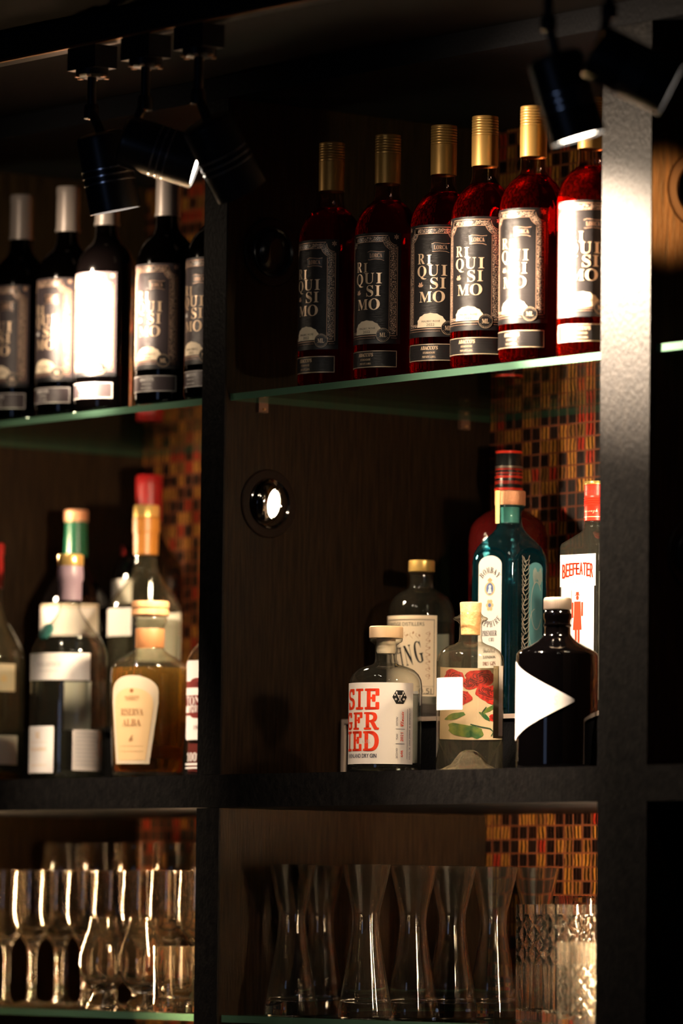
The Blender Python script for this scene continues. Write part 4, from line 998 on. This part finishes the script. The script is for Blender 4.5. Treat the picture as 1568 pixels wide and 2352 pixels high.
def recessed(face_x, sgn, y, z, label, power, tilt=(1, .47, -.14), size=125, col=(1, .76, .48), aim=None, shiny=True):
    t = thing('recessed_spotlight', label, 'recessed spotlight', (face_x, y, z), 0 if sgn > 0 else 180, 'recessed spotlights')
    RY = Matrix.Rotation(R_(90), 4, 'Y')
    obj('flange', MB().lathe([(.0335, .0006), (.0465, .0006), (.0465, .0022), (.0450, .0036), (.0350, .0042), (.0335, .0030)], 64, RY, closed=True), M['bronze'], t)
    obj('inner_ring', MB().lathe([(.0300, .0004), (.0335, .0004), (.0336, .0060), (.0322, .0072), (.0300, .0050)], 56, RY, closed=True), M['chrome' if shiny else 'black_cap'], t)
    tl = Vector((tilt[0], tilt[1]*sgn, tilt[2]))
    G = aim_matrix((.0088, -.0065, 0), tl)
    obj('gimbal_eye', MB().lathe([(.0298, .0015), (.0285, -.0035), (.0245, -.0080), (.0205, -.0100), (.0190, -.0085), (.0188, -.0060), (0, -.0060)], 56, G), M['chrome' if shiny else 'black_cap'], t, label='dark tilting eye')
    obj('lens', MB().lathe([(0, -.0080), (.0182, -.0080), (.0182, -.0072), (0, -.0072)], 40, G), M['lens_warm' if power else 'lens_off'], t, label='glowing oval lens' if power else 'dark lens')
    if aim: tl = Vector((aim[0], aim[1]*sgn, aim[2]))
    d = Vector((tl.x*sgn, tl.y*sgn, tl.z))
    p = Vector((face_x+sgn*.036, y+sgn*.010, z))
    if power: spot('recess_beam', p, p+d, power, size, .5, col, .014)
    return t
recessed(0, 1, .0761, .3672, 'lit recessed spotlight in the side of the middle upright panel', 6)
recessed(0, 1, .0761, .7095, 'unlit recessed spotlight reflecting red beside the pink wine bottles', 0, shiny=False)
recessed(.857, 1, .0733, .7095, 'recessed spotlight high on the right side of the wide post, amber glow', 0)
recessed(.857, 1, .0773, .2600, 'unlit recessed spotlight low on the right side of the wide post', 0, shiny=False)
recessed(.766, -1, .0761, .7095, 'lit recessed spotlight on the hidden side of the wide post, level with the pink bottles', 6)
recessed(.766, -1, .0761, .3672, 'lit recessed spotlight on the hidden side of the wide post, above the triangular label', 8)
recessed(.766, -1, .0761, -.100, 'lit recessed spotlight on the hidden side of the wide post, tipped to the lower mosaic', 15, tilt=(1, .47, -.05), size=40, aim=(1, .66, .02))
recessed(-.05, -1, .0761, .7095, 'lit recessed spotlight on the hidden side of the middle upright, level with the dark wine', 3)
recessed(-.05, -1, .0761, .3672, 'lit recessed spotlight on the hidden side of the middle upright, above the amber bottle', 17)
recessed(-.816, 1, .0761, .3672, 'lit recessed spotlight on the panel closing the left bay, above the bottles', 9)

def added_light_bar(face_x, sgn, y, z0, z1, label, mat_='bar_glow'):  # unseen light bars added to put golden streaks into the glassware
    t = thing('added_light_bar', label, 'added light', (face_x, y, z0), 0, 'added light bars')
    obj('channel', MB().box(*sorted((sgn*.0004, sgn*.0050)), -.0062, .0062, 0, z1-z0), M['pewter'], t, bevel=.0006)
    obj('diffuser', MB().box(*sorted((sgn*.0052, sgn*.0070)), -.0045, .0045, .004, z1-z0-.004), M[mat_], t, label='warm glowing face of the added bar')
    return t
added_light_bar(.766, -1, .040, -.300, -.075, 'added warm light bar on the hidden side of the wide post, beside the cut tumblers', 'bar_glow_soft')
added_light_bar(.766, -1, .200, -.300, -.075, 'added warm light bar on the hidden side of the wide post, behind the cut tumblers', 'bar_glow_soft')
added_light_bar(-.05, -1, .040, -.300, -.075, 'added warm light bar on the hidden side of the middle upright, beside the shot glasses')
added_light_bar(-.816, 1, .040, -.300, -.075, 'added warm light bar on the panel closing the left bay, beside the stemware')

# the dim bar room in front: a faint cool area light added for bluish reflections, its source unseen
def area(name, loc, target, power, sx, sy, col):
    l = bpy.data.lights.new(name, 'AREA'); l.shape = 'RECTANGLE'; l.size = sx; l.size_y = sy; l.energy = power; l.color = col
    o = bpy.data.objects.new(name, l); C.objects.link(o); o.location = loc
    d = Vector(target)-Vector(loc); o.rotation_euler = d.to_track_quat('-Z', 'Y').to_euler(); return o
area('added_cool_light', (2.2, -5.2, .3), (.2, 0, .2), 3, .8, 1.2, (.45, .60, 1))
w = bpy.data.worlds.new('room_dark'); SC.world = w; w.use_nodes = True
w.node_tree.nodes['Background'].inputs[0].default_value = (.55, .6, 1, 1); w.node_tree.nodes['Background'].inputs[1].default_value = .0006

# ------------------------------------------------------------------ render look
SC.view_settings.view_transform = 'Standard'; SC.view_settings.look = 'None'; SC.view_settings.gamma = 1
SC.view_settings.use_curve_mapping = False; SC.view_settings.exposure = 0
cy = SC.cycles
cy.use_denoising = True
cy.max_bounces = 16; cy.transmission_bounces = 14; cy.glossy_bounces = 6; cy.diffuse_bounces = 3; cy.transparent_max_bounces = 40
cy.caustics_reflective = False; cy.caustics_refractive = False; cy.blur_glossy = .5
cy.sample_clamp_indirect = 16
cy.use_light_tree = True
